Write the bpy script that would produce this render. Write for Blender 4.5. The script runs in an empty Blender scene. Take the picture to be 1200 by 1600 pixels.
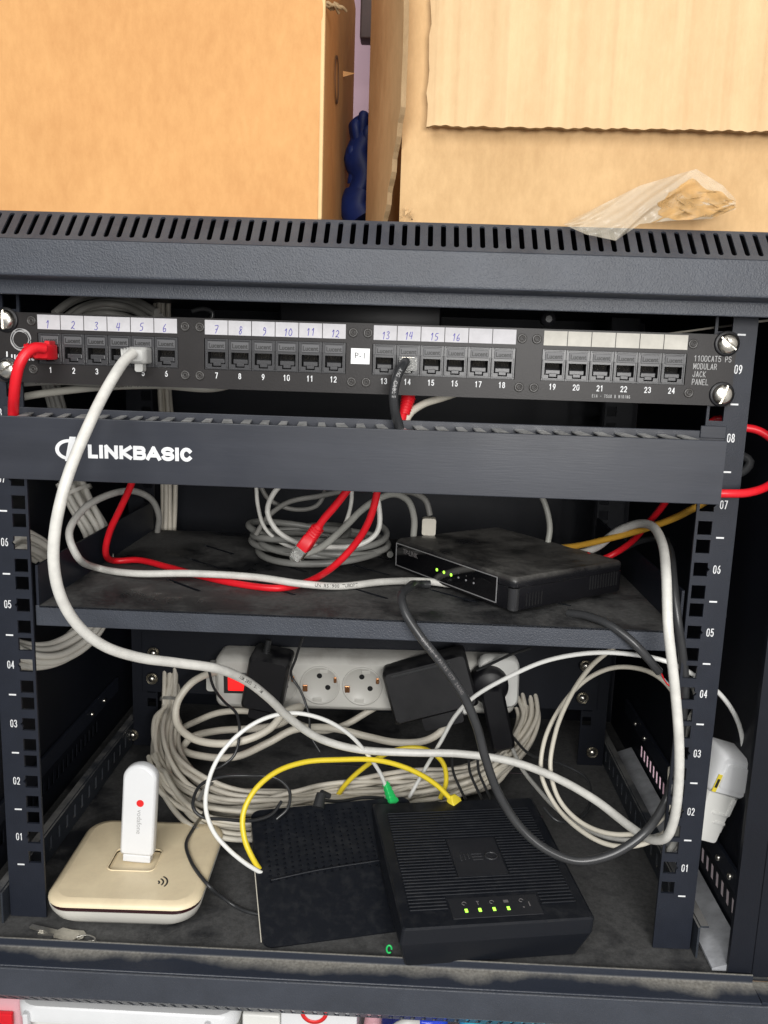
import bpy, bmesh, math, random
from mathutils import Vector, Matrix, geometry
random.seed(7)
sc = bpy.context.scene
COL = sc.collection
MM = 0.001
# ------------------------------------------------------------------ camera
CR = Vector((0.9989978603966304, 0.030985028228789444, 0.03229865242724014))
CU = Vector((-0.03733298995164986, 0.17880657932443136, 0.9831756989732638))
CF = Vector((-0.02468851522924282, 0.9833962249347701, -0.17978415391746427))
CP = Vector((31.3985972, -556.71818465, 377.53735594))
FPX = 1310.0557
cd = bpy.data.cameras.new('camera'); cam = bpy.data.objects.new('camera', cd); COL.objects.link(cam)
cd.sensor_fit = 'VERTICAL'; cd.sensor_height = 36.0; cd.sensor_width = 27.0
cd.lens = FPX/1600*36.0; cd.clip_start = 0.01; cd.clip_end = 50
m = Matrix((CR, CU, -CF)).transposed().to_4x4(); m.translation = CP*MM; cam.matrix_world = m
sc.camera = cam
# ------------------------------------------------------------------ light, exposure
sc.view_settings.view_transform = 'Standard'; sc.view_settings.look = 'None'
sc.view_settings.exposure = 0.0; sc.view_settings.gamma = 1.0
sc.render.resolution_x = 768; sc.render.resolution_y = 1024
w = bpy.data.worlds.new('World'); sc.world = w; w.use_nodes = True
bg = w.node_tree.nodes['Background']; bg.inputs[0].default_value = (0.86, 0.92, 1.0, 1); bg.inputs[1].default_value = 0.19
def area(name, loc, target, sx, sy, power, color):
    l = bpy.data.lights.new(name, 'AREA'); l.shape = 'RECTANGLE'; l.size = sx; l.size_y = sy; l.energy = power; l.color = color
    o = bpy.data.objects.new(name, l); COL.objects.link(o)
    o.location = Vector(loc)*MM; d = (Vector(target)-Vector(loc)).normalized()
    o.rotation_euler = d.to_track_quat('-Z', 'Y').to_euler()
    return o
area('window_light', (-500, -1900, 1300), (0, 0, 200), 1.3, 1.0, 32, (1.0, 0.985, 0.96))
area('room_light', (300, -1250, 480), (20, 150, 120), 0.45, 0.35, 13.0, (1.0, 0.98, 0.95))
area('ceiling_light', (200, -450, 1500), (100, -50, 400), 0.9, 0.6, 2.5, (1.0, 0.97, 0.92))

area('slot_glow_light', (432, 430, -235), (300, 430, -235), 0.38, 0.24, 0.30, (1.0, 1.0, 1.0))  # lamp added outside the wall so the right side slots look bright

# ------------------------------------------------------------------ pixel -> place helpers (surveying the photograph, real depths)
def P(u, v, Y):
    d = CR*((u-600)/FPX) + CU*((800-v)/FPX) + CF
    return CP + d*((Y-CP.y)/d.y)
def G(u, v, Z):
    d = CR*((u-600)/FPX) + CU*((800-v)/FPX) + CF
    return CP + d*((Z-CP.z)/d.z)

# ------------------------------------------------------------------ materials
MATS = {}
def newmat(name):
    mt = bpy.data.materials.new(name); mt.use_nodes = True; MATS[name] = mt
    nt = mt.node_tree; return mt, nt, nt.nodes['Principled BSDF']
def mat(name, col, rough=0.5, metal=0.0, var=0.0, vscale=40, bump=0.0, bscale=900, emit=None, estr=0, alpha=None, trans=0, dust=0.0,
        dcol=(0.22, 0.21, 0.19), dscale=14, spec=0.5, sheen=0, coat=0, col2=None, cover=0.5, rvar=0.0, stretch=(1, 1, 1), soft=0.1, grain=0.0):
    mt, nt, b = newmat(name); N = nt.nodes; L = nt.links
    tc = N.new('ShaderNodeNewGeometry')
    mp = N.new('ShaderNodeMapping'); mp.inputs['Scale'].default_value = stretch; L.new(tc.outputs['Position'], mp.inputs[0])
    b.inputs['Base Color'].default_value = (*col, 1); b.inputs['Roughness'].default_value = rough; b.inputs['Metallic'].default_value = metal
    b.inputs['Specular IOR Level'].default_value = spec
    if coat: b.inputs['Coat Weight'].default_value = coat; b.inputs['Coat Roughness'].default_value = 0.08
    if trans: b.inputs['Transmission Weight'].default_value = trans
    if emit: b.inputs['Emission Color'].default_value = (*emit, 1); b.inputs['Emission Strength'].default_value = estr
    last = None
    if var or col2:
        n = N.new('ShaderNodeTexNoise'); n.inputs['Scale'].default_value = vscale; n.inputs['Detail'].default_value = 6; n.inputs['Roughness'].default_value = 0.65
        L.new(mp.outputs[0], n.inputs['Vector'])
        r = N.new('ShaderNodeValToRGB'); r.color_ramp.elements[0].position = 0.3; r.color_ramp.elements[1].position = 0.7
        c1 = col; c2 = col2 or tuple(min(1, c*(1+var)) for c in col); c0 = col if col2 else tuple(c*(1-var) for c in col)
        r.color_ramp.elements[0].color = (*c0, 1); r.color_ramp.elements[1].color = (*c2, 1)
        L.new(n.outputs['Fac'], r.inputs[0]); last = r.outputs[0]
    if dust:
        # dust that settled on faces looking up, wiped away in places
        n2 = N.new('ShaderNodeTexNoise'); n2.inputs['Scale'].default_value = dscale; n2.inputs['Detail'].default_value = 9; n2.inputs['Roughness'].default_value = 0.62; n2.inputs['Distortion'].default_value = 0.3
        L.new(tc.outputs['Position'], n2.inputs['Vector'])
        r2 = N.new('ShaderNodeValToRGB'); r2.color_ramp.elements[0].position = cover-soft; r2.color_ramp.elements[1].position = cover+soft
        r2.color_ramp.elements[0].color = (0, 0, 0, 1); r2.color_ramp.elements[1].color = (1, 1, 1, 1)
        L.new(n2.outputs['Fac'], r2.inputs[0])
        sx = N.new('ShaderNodeSeparateXYZ'); L.new(tc.outputs['Normal'], sx.inputs[0])
        up = N.new('ShaderNodeMath'); up.operation = 'MULTIPLY'; up.use_clamp = True; L.new(sx.outputs['Z'], up.inputs[0]); up.inputs[1].default_value = dust
        mu = N.new('ShaderNodeMath'); mu.operation = 'MULTIPLY'; L.new(up.outputs[0], mu.inputs[0]); L.new(r2.outputs[0], mu.inputs[1])
        mx = N.new('ShaderNodeMix'); mx.data_type = 'RGBA'
        if last: L.new(last, mx.inputs[6])
        else: mx.inputs[6].default_value = (*col, 1)
        if grain:
            ng = N.new('ShaderNodeTexNoise'); ng.inputs['Scale'].default_value = 260; ng.inputs['Detail'].default_value = 8; ng.inputs['Roughness'].default_value = .75; L.new(tc.outputs['Position'], ng.inputs['Vector'])
            rg = N.new('ShaderNodeValToRGB'); rg.color_ramp.elements[0].position = .32; rg.color_ramp.elements[1].position = .68
            rg.color_ramp.elements[0].color = (*[c*(1-grain) for c in dcol], 1); rg.color_ramp.elements[1].color = (*[c*(1+grain) for c in dcol], 1); L.new(ng.outputs['Fac'], rg.inputs[0]); L.new(rg.outputs[0], mx.inputs[7])
        else: mx.inputs[7].default_value = (*dcol, 1)
        L.new(mu.outputs[0], mx.inputs[0]); last = mx.outputs[2]
        mr = N.new('ShaderNodeMapRange'); mr.inputs['To Min'].default_value = rough; mr.inputs['To Max'].default_value = 0.95
        L.new(mu.outputs[0], mr.inputs[0]); L.new(mr.outputs[0], b.inputs['Roughness'])
    elif rvar:
        n4 = N.new('ShaderNodeTexNoise'); n4.inputs['Scale'].default_value = 30; n4.inputs['Detail'].default_value = 6
        L.new(tc.outputs['Position'], n4.inputs['Vector'])
        mr = N.new('ShaderNodeMapRange'); mr.inputs['From Min'].default_value = .3; mr.inputs['From Max'].default_value = .7
        mr.inputs['To Min'].default_value = max(0, rough-rvar); mr.inputs['To Max'].default_value = rough+rvar
        L.new(n4.outputs['Fac'], mr.inputs[0]); L.new(mr.outputs[0], b.inputs['Roughness'])
    if last: L.new(last, b.inputs['Base Color'])
    if bump:
        n3 = N.new('ShaderNodeTexNoise'); n3.inputs['Scale'].default_value = bscale; n3.inputs['Detail'].default_value = 3
        L.new(mp.outputs[0], n3.inputs['Vector'])
        bp = N.new('ShaderNodeBump'); bp.inputs['Strength'].default_value = bump; bp.inputs['Distance'].default_value = 0.0006
        L.new(n3.outputs['Fac'], bp.inputs['Height']); L.new(bp.outputs[0], b.inputs['Normal'])
    return mt
STEEL = mat('black_powder_coat', (0.028, 0.033, 0.042), 0.42, var=0.12, vscale=60, bump=0.35, bscale=1500, dust=0.75, dcol=(0.20, 0.195, 0.185), dscale=22, cover=0.5)
FRAME = mat('grey_black_powder_coat', (0.043, 0.049, 0.063), 0.44, var=0.14, vscale=35, bump=0.55, bscale=1100, dust=0.35, dcol=(0.13, 0.13, 0.13), dscale=30, cover=0.52, rvar=0)
LEDGE = mat('dusty_ledge_coat', (0.030, 0.036, 0.050), 0.32, bump=0.3, bscale=1400, dust=1.6, dcol=(0.19, 0.18, 0.16), dscale=26, cover=0.46)
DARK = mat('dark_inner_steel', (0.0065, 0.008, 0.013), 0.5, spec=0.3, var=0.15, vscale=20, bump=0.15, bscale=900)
POST = mat('navy_black_post', (0.014, 0.017, 0.026), 0.45, spec=0.35, var=0.12, vscale=70, bump=0.3, bscale=1500)
FLOORM = mat('dusty_floor_steel', (0.012, 0.013, 0.016), 0.5, dust=1.0, dcol=(0.062, 0.062, 0.062), dscale=15, cover=0.40, soft=0.07, grain=.4, bump=0.2, bscale=700)
SHELFM = mat('dusty_shelf_steel', (0.008, 0.009, 0.012), 0.27, dust=1.0, dcol=(0.082, 0.081, 0.079), dscale=16, cover=0.46, soft=0.11, grain=.4, bump=0.1, bscale=700)
ORGM = mat('satin_black_aluminium', (0.034, 0.037, 0.047), 0.38, var=0.18, vscale=25, bump=0.05, bscale=600, spec=0.32, rvar=0.06, stretch=(0.12, 1, 1.6))
PANELM = mat('black_panel_paint', (0.020, 0.018, 0.018), 0.40, spec=0.25, var=0.1, vscale=60, bump=0.1, bscale=1500)
JACKM = mat('jack_plastic', (0.034, 0.034, 0.037), 0.33, bump=0.05)
EMBOSS = mat('raised_black_letters', (0.004, 0.004, 0.004), 0.5)
NAMEBLK = mat('name_block_plastic', (0.085, 0.085, 0.09), 0.45)
HOLE = mat('hole_black', (0.003, 0.003, 0.004), 0.8)
PIN = mat('contact_pins', (0.75, 0.70, 0.60), 0.25, metal=1.0)
WPRINT = mat('white_print', (0.72, 0.73, 0.74), 0.6, var=0.06, vscale=400)
GPRINT = mat('grey_print', (0.38, 0.38, 0.38), 0.6)
DIMPRINT = mat('dim_grey_print', (0.16, 0.15, 0.15), 0.5)
PAPER = mat('label_paper', (0.55, 0.54, 0.56), 0.7, var=0.08, vscale=150)
PAPER2 = mat('yellowed_label_paper', (0.52, 0.50, 0.45), 0.7, var=0.10, vscale=120)
STICK = mat('white_sticker', (0.85, 0.86, 0.86), 0.4)
INK = mat('blue_pen_ink', (0.055, 0.040, 0.42), 0.5)
BLACKINK = mat('black_print', (0.02, 0.02, 0.02), 0.5)
NICKEL = mat('nickel_screw', (0.72, 0.69, 0.62), 0.28, metal=1.0, var=0.15, vscale=300, bump=0.1)
RING = mat('rivet_plastic', (0.045, 0.042, 0.040), 0.35)
GREYC = mat('pale_grey_cable', (0.64, 0.63, 0.59), 0.42, var=0.13, vscale=90, bump=0.25, bscale=160)
WARMC = mat('cream_cable', (0.64, 0.60, 0.51), 0.45, var=0.07, vscale=50)
BEIGEC = mat('beige_bundle_cable', (0.60, 0.56, 0.48), 0.5, var=0.10, vscale=50)
DULLC = mat('dull_grey_cable', (0.22, 0.215, 0.20), 0.5, var=0.1, vscale=50)
WHITEC = mat('white_cable', (0.80, 0.80, 0.77), 0.38)
REDC = mat('red_cable', (0.72, 0.012, 0.022), 0.38, var=0.08, vscale=60, spec=0.4)
YELC = mat('yellow_cable', (0.80, 0.62, 0.035), 0.35)
ORAC = mat('amber_cable', (0.66, 0.36, 0.045), 0.4, var=0.1, vscale=80)
BLKC = mat('black_cable', (0.030, 0.031, 0.033), 0.30)
CHARC = mat('charcoal_cable', (0.036, 0.037, 0.039), 0.33, var=0.15, vscale=70)
GRN = mat('green_connector', (0.02, 0.50, 0.12), 0.35)
YELP = mat('yellow_connector', (0.85, 0.68, 0.05), 0.35)
CLEAR = mat('clear_plug', (0.75, 0.75, 0.72), 0.12, trans=0.75)
GREYP = mat('grey_boot', (0.52, 0.52, 0.50), 0.42)
WPLAS = mat('white_plastic', (0.74, 0.74, 0.71), 0.35, var=0.04, vscale=20)
WPLAS2 = mat('bright_white_plastic', (0.74, 0.75, 0.76), 0.28, var=.03, vscale=40)
STRIPM = mat('power_strip_plastic', (0.62, 0.61, 0.57), 0.33, dust=0.5, dcol=(0.35, 0.33, 0.3), dscale=30)
SOCK = mat('socket_plastic', (0.58, 0.57, 0.53), 0.4)
COPPER = mat('earth_clip', (0.70, 0.33, 0.16), 0.3, metal=1.0)
REDSW = mat('lit_red_switch', (0.8, 0.01, 0.01), 0.3, emit=(1.0, 0.02, 0.02), estr=1.0)
AMBERG = mat('neon_glow', (1, 0.5, 0.1), 0.3, emit=(1.0, 0.42, 0.12), estr=1.6)
BPLAS = mat('black_plastic', (0.008, 0.008, 0.010), 0.40, spec=0.35, bump=0.12, bscale=1800, dust=0.35, dcol=(0.12, 0.12, 0.12), dscale=40)
BPLAS2 = mat('black_modem_plastic', (0.009, 0.0105, 0.0145), 0.36, spec=0.35, bump=0.15, bscale=2200, dust=0.10, dcol=(0.10, 0.10, 0.10), dscale=120, cover=0.58)
SWTOP = mat('dusty_switch_plastic', (0.010, 0.010, 0.012), 0.2, dust=0.9, dcol=(0.13, 0.125, 0.115), dscale=24, cover=0.46, soft=0.14, grain=.3, bump=0.05)
GLOSS = mat('gloss_black', (0.004, 0.004, 0.005), 0.06, coat=0.6)
SILVER = mat('silver_trim', (0.55, 0.55, 0.56), 0.3, metal=0.6)
LED = mat('green_led', (0.3, 0.9, 0.1), 0.4, emit=(0.45, 1.0, 0.06), estr=1.5)
LEDOFF = mat('unlit_led', (0.30, 0.30, 0.31), 0.3)
CREAM = mat('yellowed_plastic', (0.88, 0.75, 0.51), 0.36, var=0.05, vscale=9, dust=0.4, dcol=(0.62, 0.50, 0.33), dscale=22, soft=.12, grain=.12)
RWHITE = mat('router_base_plastic', (0.70, 0.68, 0.62), 0.3)
MAROON = mat('dark_maroon_band', (0.030, 0.008, 0.010), 0.15)
SEAM = mat('seam_shadow_plastic', (0.30, 0.21, 0.10), 0.6)
REDDOT = mat('red_print', (0.75, 0.02, 0.02), 0.4)
KEYM = mat('key_steel', (0.55, 0.53, 0.48), 0.32, metal=0.9, var=0.15, vscale=200)
COPW = mat('cyan_wire', (0.05, 0.35, 0.6), 0.4); PINKW = mat('orange_white_wire', (0.75, 0.30, 0.20), 0.4)
PINKWALL = mat('pink_wall_paint', (0.62, 0.43, 0.50), 0.8, var=0.06, vscale=6)
BLUEC = mat('blue_rubber', (0.003, 0.016, 0.11), 0.55, var=0.3, vscale=60, bump=.6, bscale=90)
CYANP = mat('cyan_plastic', (0.06, 0.48, 0.72), 0.3)
BLUEP = mat('royal_blue_plastic', (0.025, 0.06, 0.62), 0.25)
NAVYP = mat('navy_plastic', (0.012, 0.02, 0.16), 0.3)
WICKER = mat('wicker', (0.48, 0.33, 0.20), 0.6, var=0.25, vscale=90)
PINKP = mat('pink_plastic', (0.75, 0.42, 0.46), 0.4)
BROWNW = mat('dark_brown_wood', (0.05, 0.025, 0.02), 0.6, var=0.2)
GROUND = mat('floor_tiles', (0.30, 0.29, 0.28), 0.7, var=0.1, vscale=8)
GREYSTRIP = mat('rippled_grey', (0.36, 0.37, 0.39), 0.3, var=0.3, vscale=60, bump=0.5, bscale=160)
YSTICK = mat('yellow_sticker', (0.75, 0.6, 0.05), 0.4)

def ledge_mat():
    mt, nt, b = newmat('ledge_coat_with_dust'); N = nt.nodes; L = nt.links
    g = N.new('ShaderNodeNewGeometry'); sp = N.new('ShaderNodeSeparateXYZ'); L.new(g.outputs['Position'], sp.inputs[0])
    mp = N.new('ShaderNodeMapping'); mp.inputs['Scale'].default_value = (1, .6, .6); L.new(g.outputs['Position'], mp.inputs[0])
    n = N.new('ShaderNodeTexNoise'); n.inputs['Scale'].default_value = 13; n.inputs['Detail'].default_value = 8; n.inputs['Roughness'].default_value = .55; L.new(mp.outputs[0], n.inputs['Vector'])
    a = N.new('ShaderNodeMath'); a.operation = 'MULTIPLY_ADD'; a.inputs[1].default_value = 1000/9.0; a.inputs[2].default_value = 36.5/9.0; L.new(sp.outputs['Y'], a.inputs[0])
    c = N.new('ShaderNodeMath'); c.operation = 'MULTIPLY_ADD'; c.inputs[1].default_value = 5.0; c.inputs[2].default_value = -2.4; L.new(n.outputs['Fac'], c.inputs[0])
    d = N.new('ShaderNodeMath'); d.operation = 'ADD'; d.use_clamp = True; L.new(a.outputs[0], d.inputs[0]); L.new(c.outputs[0], d.inputs[1])
    sz = N.new('ShaderNodeSeparateXYZ'); L.new(g.outputs['Normal'], sz.inputs[0])
    e = N.new('ShaderNodeMath'); e.operation = 'MULTIPLY'; e.use_clamp = True; L.new(d.outputs[0], e.inputs[0]); L.new(sz.outputs['Z'], e.inputs[1])
    n2 = N.new('ShaderNodeTexNoise'); n2.inputs['Scale'].default_value = 500; n2.inputs['Detail'].default_value = 4; L.new(g.outputs['Position'], n2.inputs['Vector'])
    r = N.new('ShaderNodeValToRGB'); r.color_ramp.elements[0].position = .3; r.color_ramp.elements[1].position = .7; r.color_ramp.elements[0].color = (.15, .142, .125, 1); r.color_ramp.elements[1].color = (.26, .25, .225, 1); L.new(n2.outputs['Fac'], r.inputs[0])
    m = N.new('ShaderNodeMix'); m.data_type = 'RGBA'; m.inputs[6].default_value = (.022, .027, .040, 1); L.new(r.outputs[0], m.inputs[7]); L.new(e.outputs[0], m.inputs[0]); L.new(m.outputs[2], b.inputs['Base Color'])
    mr = N.new('ShaderNodeMapRange'); mr.inputs['To Min'].default_value = .38; mr.inputs['To Max'].default_value = .95; L.new(e.outputs[0], mr.inputs[0]); L.new(mr.outputs[0], b.inputs['Roughness'])
    bp = N.new('ShaderNodeBump'); bp.inputs['Strength'].default_value = .3; bp.inputs['Distance'].default_value = .0006; L.new(n2.outputs['Fac'], bp.inputs['Height']); L.new(bp.outputs[0], b.inputs['Normal'])
    return mt
LEDGE = ledge_mat()
def card(name, c_dark, c_light, ribs=0.0, ribscale=55, sweep=True):
    mt, nt, b = newmat(name); N = nt.nodes; L = nt.links
    g = N.new('ShaderNodeNewGeometry')
    n1 = N.new('ShaderNodeTexNoise'); n1.inputs['Scale'].default_value = 9; n1.inputs['Detail'].default_value = 8; n1.inputs['Roughness'].default_value = 0.6
    n2 = N.new('ShaderNodeTexNoise'); n2.inputs['Scale'].default_value = 160; n2.inputs['Detail'].default_value = 5; n2.inputs['Roughness'].default_value = 0.7
    mp = N.new('ShaderNodeMapping'); mp.inputs['Scale'].default_value = (1.0, 1, 0.45)
    L.new(g.outputs['Position'], n1.inputs['Vector']); L.new(g.outputs['Position'], mp.inputs[0]); L.new(mp.outputs[0], n2.inputs['Vector'])
    ad = N.new('ShaderNodeMix'); ad.data_type = 'FLOAT'; ad.inputs[0].default_value = 0.45
    L.new(n1.outputs['Fac'], ad.inputs[2]); L.new(n2.outputs['Fac'], ad.inputs[3])
    r = N.new('ShaderNodeValToRGB'); r.color_ramp.elements[0].position = 0.34; r.color_ramp.elements[1].position = 0.66
    r.color_ramp.elements[0].color = (*c_dark, 1); r.color_ramp.elements[1].color = (*c_light, 1)
    L.new(ad.outputs[0], r.inputs[0]); L.new(r.outputs[0], b.inputs['Base Color'])
    b.inputs['Roughness'].default_value = 0.78; b.inputs['Specular IOR Level'].default_value = 0.25
    n3 = N.new('ShaderNodeTexNoise'); n3.inputs['Scale'].default_value = 700; n3.inputs['Detail'].default_value = 3
    L.new(g.outputs['Position'], n3.inputs['Vector'])
    bp = N.new('ShaderNodeBump'); bp.inputs['Strength'].default_value = 0.15; bp.inputs['Distance'].default_value = 0.0005
    L.new(n3.outputs['Fac'], bp.inputs['Height'])
    if ribs:
        wv = N.new('ShaderNodeTexWave'); wv.wave_type = 'BANDS'; wv.bands_direction = 'X'; wv.inputs['Scale'].default_value = ribscale
        wv.inputs['Distortion'].default_value = 1.2; wv.inputs['Detail'].default_value = 3; wv.inputs['Detail Scale'].default_value = 0.6
        mp2 = N.new('ShaderNodeMapping'); mp2.inputs['Scale'].default_value = (1, 0.05, 0.12)
        L.new(g.outputs['Position'], mp2.inputs[0]); L.new(mp2.outputs[0], wv.inputs['Vector'])
        n5 = N.new('ShaderNodeTexNoise'); n5.inputs['Scale'].default_value = 75; n5.inputs['Detail'].default_value = 4
        mp3 = N.new('ShaderNodeMapping'); mp3.inputs['Scale'].default_value = (1, 0.05, 0.025)
        L.new(g.outputs['Position'], mp3.inputs[0]); L.new(mp3.outputs[0], n5.inputs['Vector'])
        # tone streaked along the flutes
        st = N.new('ShaderNodeMix'); st.data_type = 'FLOAT'; st.inputs[0].default_value = 0.45
        L.new(ad.outputs[0], st.inputs[2]); L.new(n5.outputs['Fac'], st.inputs[3]); L.new(st.outputs[0], r.inputs[0])
        r.color_ramp.elements[0].position = 0.36; r.color_ramp.elements[1].position = 0.62
        mm = N.new('ShaderNodeMath'); mm.operation = 'MULTIPLY_ADD'; mm.inputs[1].default_value = 0.07
        L.new(wv.outputs['Fac'], mm.inputs[0]); L.new(n5.outputs['Fac'], mm.inputs[2])
        bp2 = N.new('ShaderNodeBump'); bp2.inputs['Strength'].default_value = ribs; bp2.inputs['Distance'].default_value = 0.003
        L.new(mm.outputs[0], bp2.inputs['Height']); L.new(bp.outputs[0], bp2.inputs['Normal']); L.new(bp2.outputs[0], b.inputs['Normal'])
    else:
        n6 = N.new('ShaderNodeTexNoise'); n6.inputs['Scale'].default_value = 7; n6.inputs['Detail'].default_value = 3; n6.inputs['Distortion'].default_value = .6
        L.new(g.outputs['Position'], n6.inputs['Vector'])
        bp2 = N.new('ShaderNodeBump'); bp2.inputs['Strength'].default_value = .5; bp2.inputs['Distance'].default_value = 0.012
        L.new(n6.outputs['Fac'], bp2.inputs['Height']); L.new(bp.outputs[0], bp2.inputs['Normal']); L.new(bp2.outputs[0], b.inputs['Normal'])
    return mt
CARD_A = card('smooth_cardboard', (0.54, 0.27, 0.10), (0.67, 0.365, 0.145))
CARD_B = card('corrugated_cardboard', (0.50, 0.315, 0.15), (0.66, 0.44, 0.225), ribs=0.0)
CARD_C = card('ribbed_cardboard', (0.56, 0.375, 0.20), (0.69, 0.495, 0.28), ribs=0.8)
CARD_E = card('torn_cardboard_edge', (0.25, 0.16, 0.08), (0.42, 0.29, 0.16), ribs=0.0)
# crinkled translucent tape
mt, nt, b = newmat('clear_tape'); b.inputs['Base Color'].default_value = (0.72, 0.66, 0.54, 1); b.inputs['Roughness'].default_value = 0.15
b.inputs['Alpha'].default_value = 0.24; TAPE = mt
TAPEBROWN = mat('peeled_brown_paper', (0.60, 0.36, 0.13), 0.5, var=0.35, vscale=90, bump=.5, bscale=200)
TAPEBROWN.node_tree.nodes['Principled BSDF'].inputs['Alpha'].default_value = 0.5

# ------------------------------------------------------------------ mesh builder (millimetres, world space unless M is set)
I4 = Matrix.Identity(4)
class MB:
    def __init__(s, M=None): s.v = []; s.f = []; s.sm = []; s.mi = []; s.M = M or I4; s.m = 0
    def add(s, vs, fs, smooth=False, M=None):
        o = len(s.v); T = s.M @ M if M is not None else s.M
        s.v += [T @ Vector(q) for q in vs]; s.f += [[o+i for i in f] for f in fs]; s.sm += [smooth]*len(fs); s.mi += [s.m]*len(fs); return s
    def bm(s, b, smooth=False, M=None):
        b.verts.ensure_lookup_table(); b.verts.index_update()
        r = s.add([tuple(v.co) for v in b.verts], [[v.index for v in f.verts] for f in b.faces], smooth, M); b.free(); return r
    def box(s, c, d, bev=0.0, seg=2, M=None, smooth=False):
        b = bmesh.new(); bmesh.ops.create_cube(b, size=1.0)
        for v in b.verts: v.co = Vector((v.co.x*d[0]+c[0], v.co.y*d[1]+c[1], v.co.z*d[2]+c[2]))
        if bev > 0: bmesh.ops.bevel(b, geom=list(b.edges), offset=min(bev, min(d)*0.49), segments=seg, affect='EDGES', profile=0.5)
        return s.bm(b, smooth or bev > 1.5, M)
    def span(s, a, b_, bev=0.0, **k):
        return s.box([(a[i]+b_[i])/2 for i in range(3)], [abs(b_[i]-a[i]) for i in range(3)], bev, **k)
    def cyl(s, p0, p1, r0, r1=None, n=24, caps=True, M=None):
        r1 = r0 if r1 is None else r1; p0 = Vector(p0); p1 = Vector(p1); d = (p1-p0).normalized()
        a = d.orthogonal().normalized(); b_ = d.cross(a)
        vs = [p+(a*math.cos(t)+b_*math.sin(t))*r for p, r in ((p0, r0), (p1, r1)) for t in [2*math.pi*i/n for i in range(n)]]
        s.add(vs, [[i, (i+1) % n, n+(i+1) % n, n+i] for i in range(n)], True, M)
        if caps:
            s.add(vs[:n], [list(range(n))[::-1]], False, M); s.add(vs[n:], [list(range(n))], False, M)
        return s
    def lathe(s, prof, axis0, axisd, n=28, M=None, smooth=True):
        p0 = Vector(axis0); d = Vector(axisd).normalized(); a = d.orthogonal().normalized(); b_ = d.cross(a); vs = []
        for r, h in prof: vs += [p0+d*h+(a*math.cos(2*math.pi*i/n)+b_*math.sin(2*math.pi*i/n))*max(r, 1e-4) for i in range(n)]
        fs = [[k*n+i, k*n+(i+1) % n, (k+1)*n+(i+1) % n, (k+1)*n+i] for k in range(len(prof)-1) for i in range(n)]
        return s.add(vs, fs, smooth, M)
    def tube(s, path, r, n=12, M=None, flat=None):
        fr = frames(path); vs = []
        for k, (p, t, a, b_) in enumerate(fr):
            rr = r[k] if isinstance(r, list) else r
            for i in range(n):
                c, q = math.cos(2*math.pi*i/n), math.sin(2*math.pi*i/n)
                vs.append(p+(a*c*(flat or 1)+b_*q)*rr)
        m_ = len(fr); fs = [[k*n+i, k*n+(i+1) % n, (k+1)*n+(i+1) % n, (k+1)*n+i] for k in range(m_-1) for i in range(n)]
        s.add(vs, fs, True, M); s.add(vs[:n], [list(range(n))[::-1]], False, M); s.add(vs[-n:], [list(range(n))], False, M); return s
    def rr(s, secs, n=6, M=None, capb=True, capt=True, smooth=True):
        """loft of rounded rectangles: (z, half_x, half_y, corner, cx, cy)"""
        vs = []; K = 4*(n+1)
        for q in secs:
            z, hx, hy, c = q[:4]; cx, cy = (q[4], q[5]) if len(q) > 4 else (0, 0)
            vs += [(cx+x, cy+y, z) for x, y in rrect(hx, hy, c, n)]
        fs = [[k*K+i, k*K+(i+1) % K, (k+1)*K+(i+1) % K, (k+1)*K+i] for k in range(len(secs)-1) for i in range(K)]
        s.add(vs, fs, smooth, M)
        if capb: s.add(vs[:K], [list(range(K))[::-1]], False, M)
        if capt: s.add(vs[-K:], [list(range(K))], False, M)
        return s
    def plate(s, outer, holes, t, M=None, wall=True):
        """plate in local xy, from z=0 (top) down to z=-t, with convex holes"""
        pts = [Vector(p) for p in outer]; edges = []; no = len(outer)
        edges += [(i, (i+1) % no) for i in range(no)]
        for h in holes:
            o = len(pts); pts += [Vector(p) for p in h]; edges += [(o+i, o+(i+1) % len(h)) for i in range(len(h))]
        cv, ce, cf, *_ = geometry.delaunay_2d_cdt(pts, edges, [], 1, 1e-5)
        bb = [(min(p[0] for p in h), max(p[0] for p in h), min(p[1] for p in h), max(p[1] for p in h), h) for h in holes]
        def inside(p, poly):
            c = False; j = len(poly)-1
            for i in range(len(poly)):
                if (poly[i][1] > p[1]) != (poly[j][1] > p[1]) and p[0] < (poly[j][0]-poly[i][0])*(p[1]-poly[i][1])/(poly[j][1]-poly[i][1])+poly[i][0]: c = not c
                j = i
            return c
        tri = []
        for f in cf:
            c = sum((cv[i] for i in f), Vector((0, 0)))/len(f)
            if not inside(c, outer): continue
            if any(x0 <= c.x <= x1 and y0 <= c.y <= y1 and inside(c, h) for x0, x1, y0, y1, h in bb): continue
            a = sum(cv[f[i]].x*cv[f[(i+1) % len(f)]].y-cv[f[(i+1) % len(f)]].x*cv[f[i]].y for i in range(len(f)))
            tri.append(list(f) if a > 0 else list(f)[::-1])
        s.add([(p.x, p.y, 0) for p in cv], tri, False, M)
        s.add([(p.x, p.y, -t) for p in cv], [f[::-1] for f in tri], False, M)
        if wall:
            for loop in [outer]+list(holes):
                k = len(loop); s.add([(p[0], p[1], 0) for p in loop]+[(p[0], p[1], -t) for p in loop], [[i, k+i, k+(i+1) % k, (i+1) % k] for i in range(k)], False, M)
        return s
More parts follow.
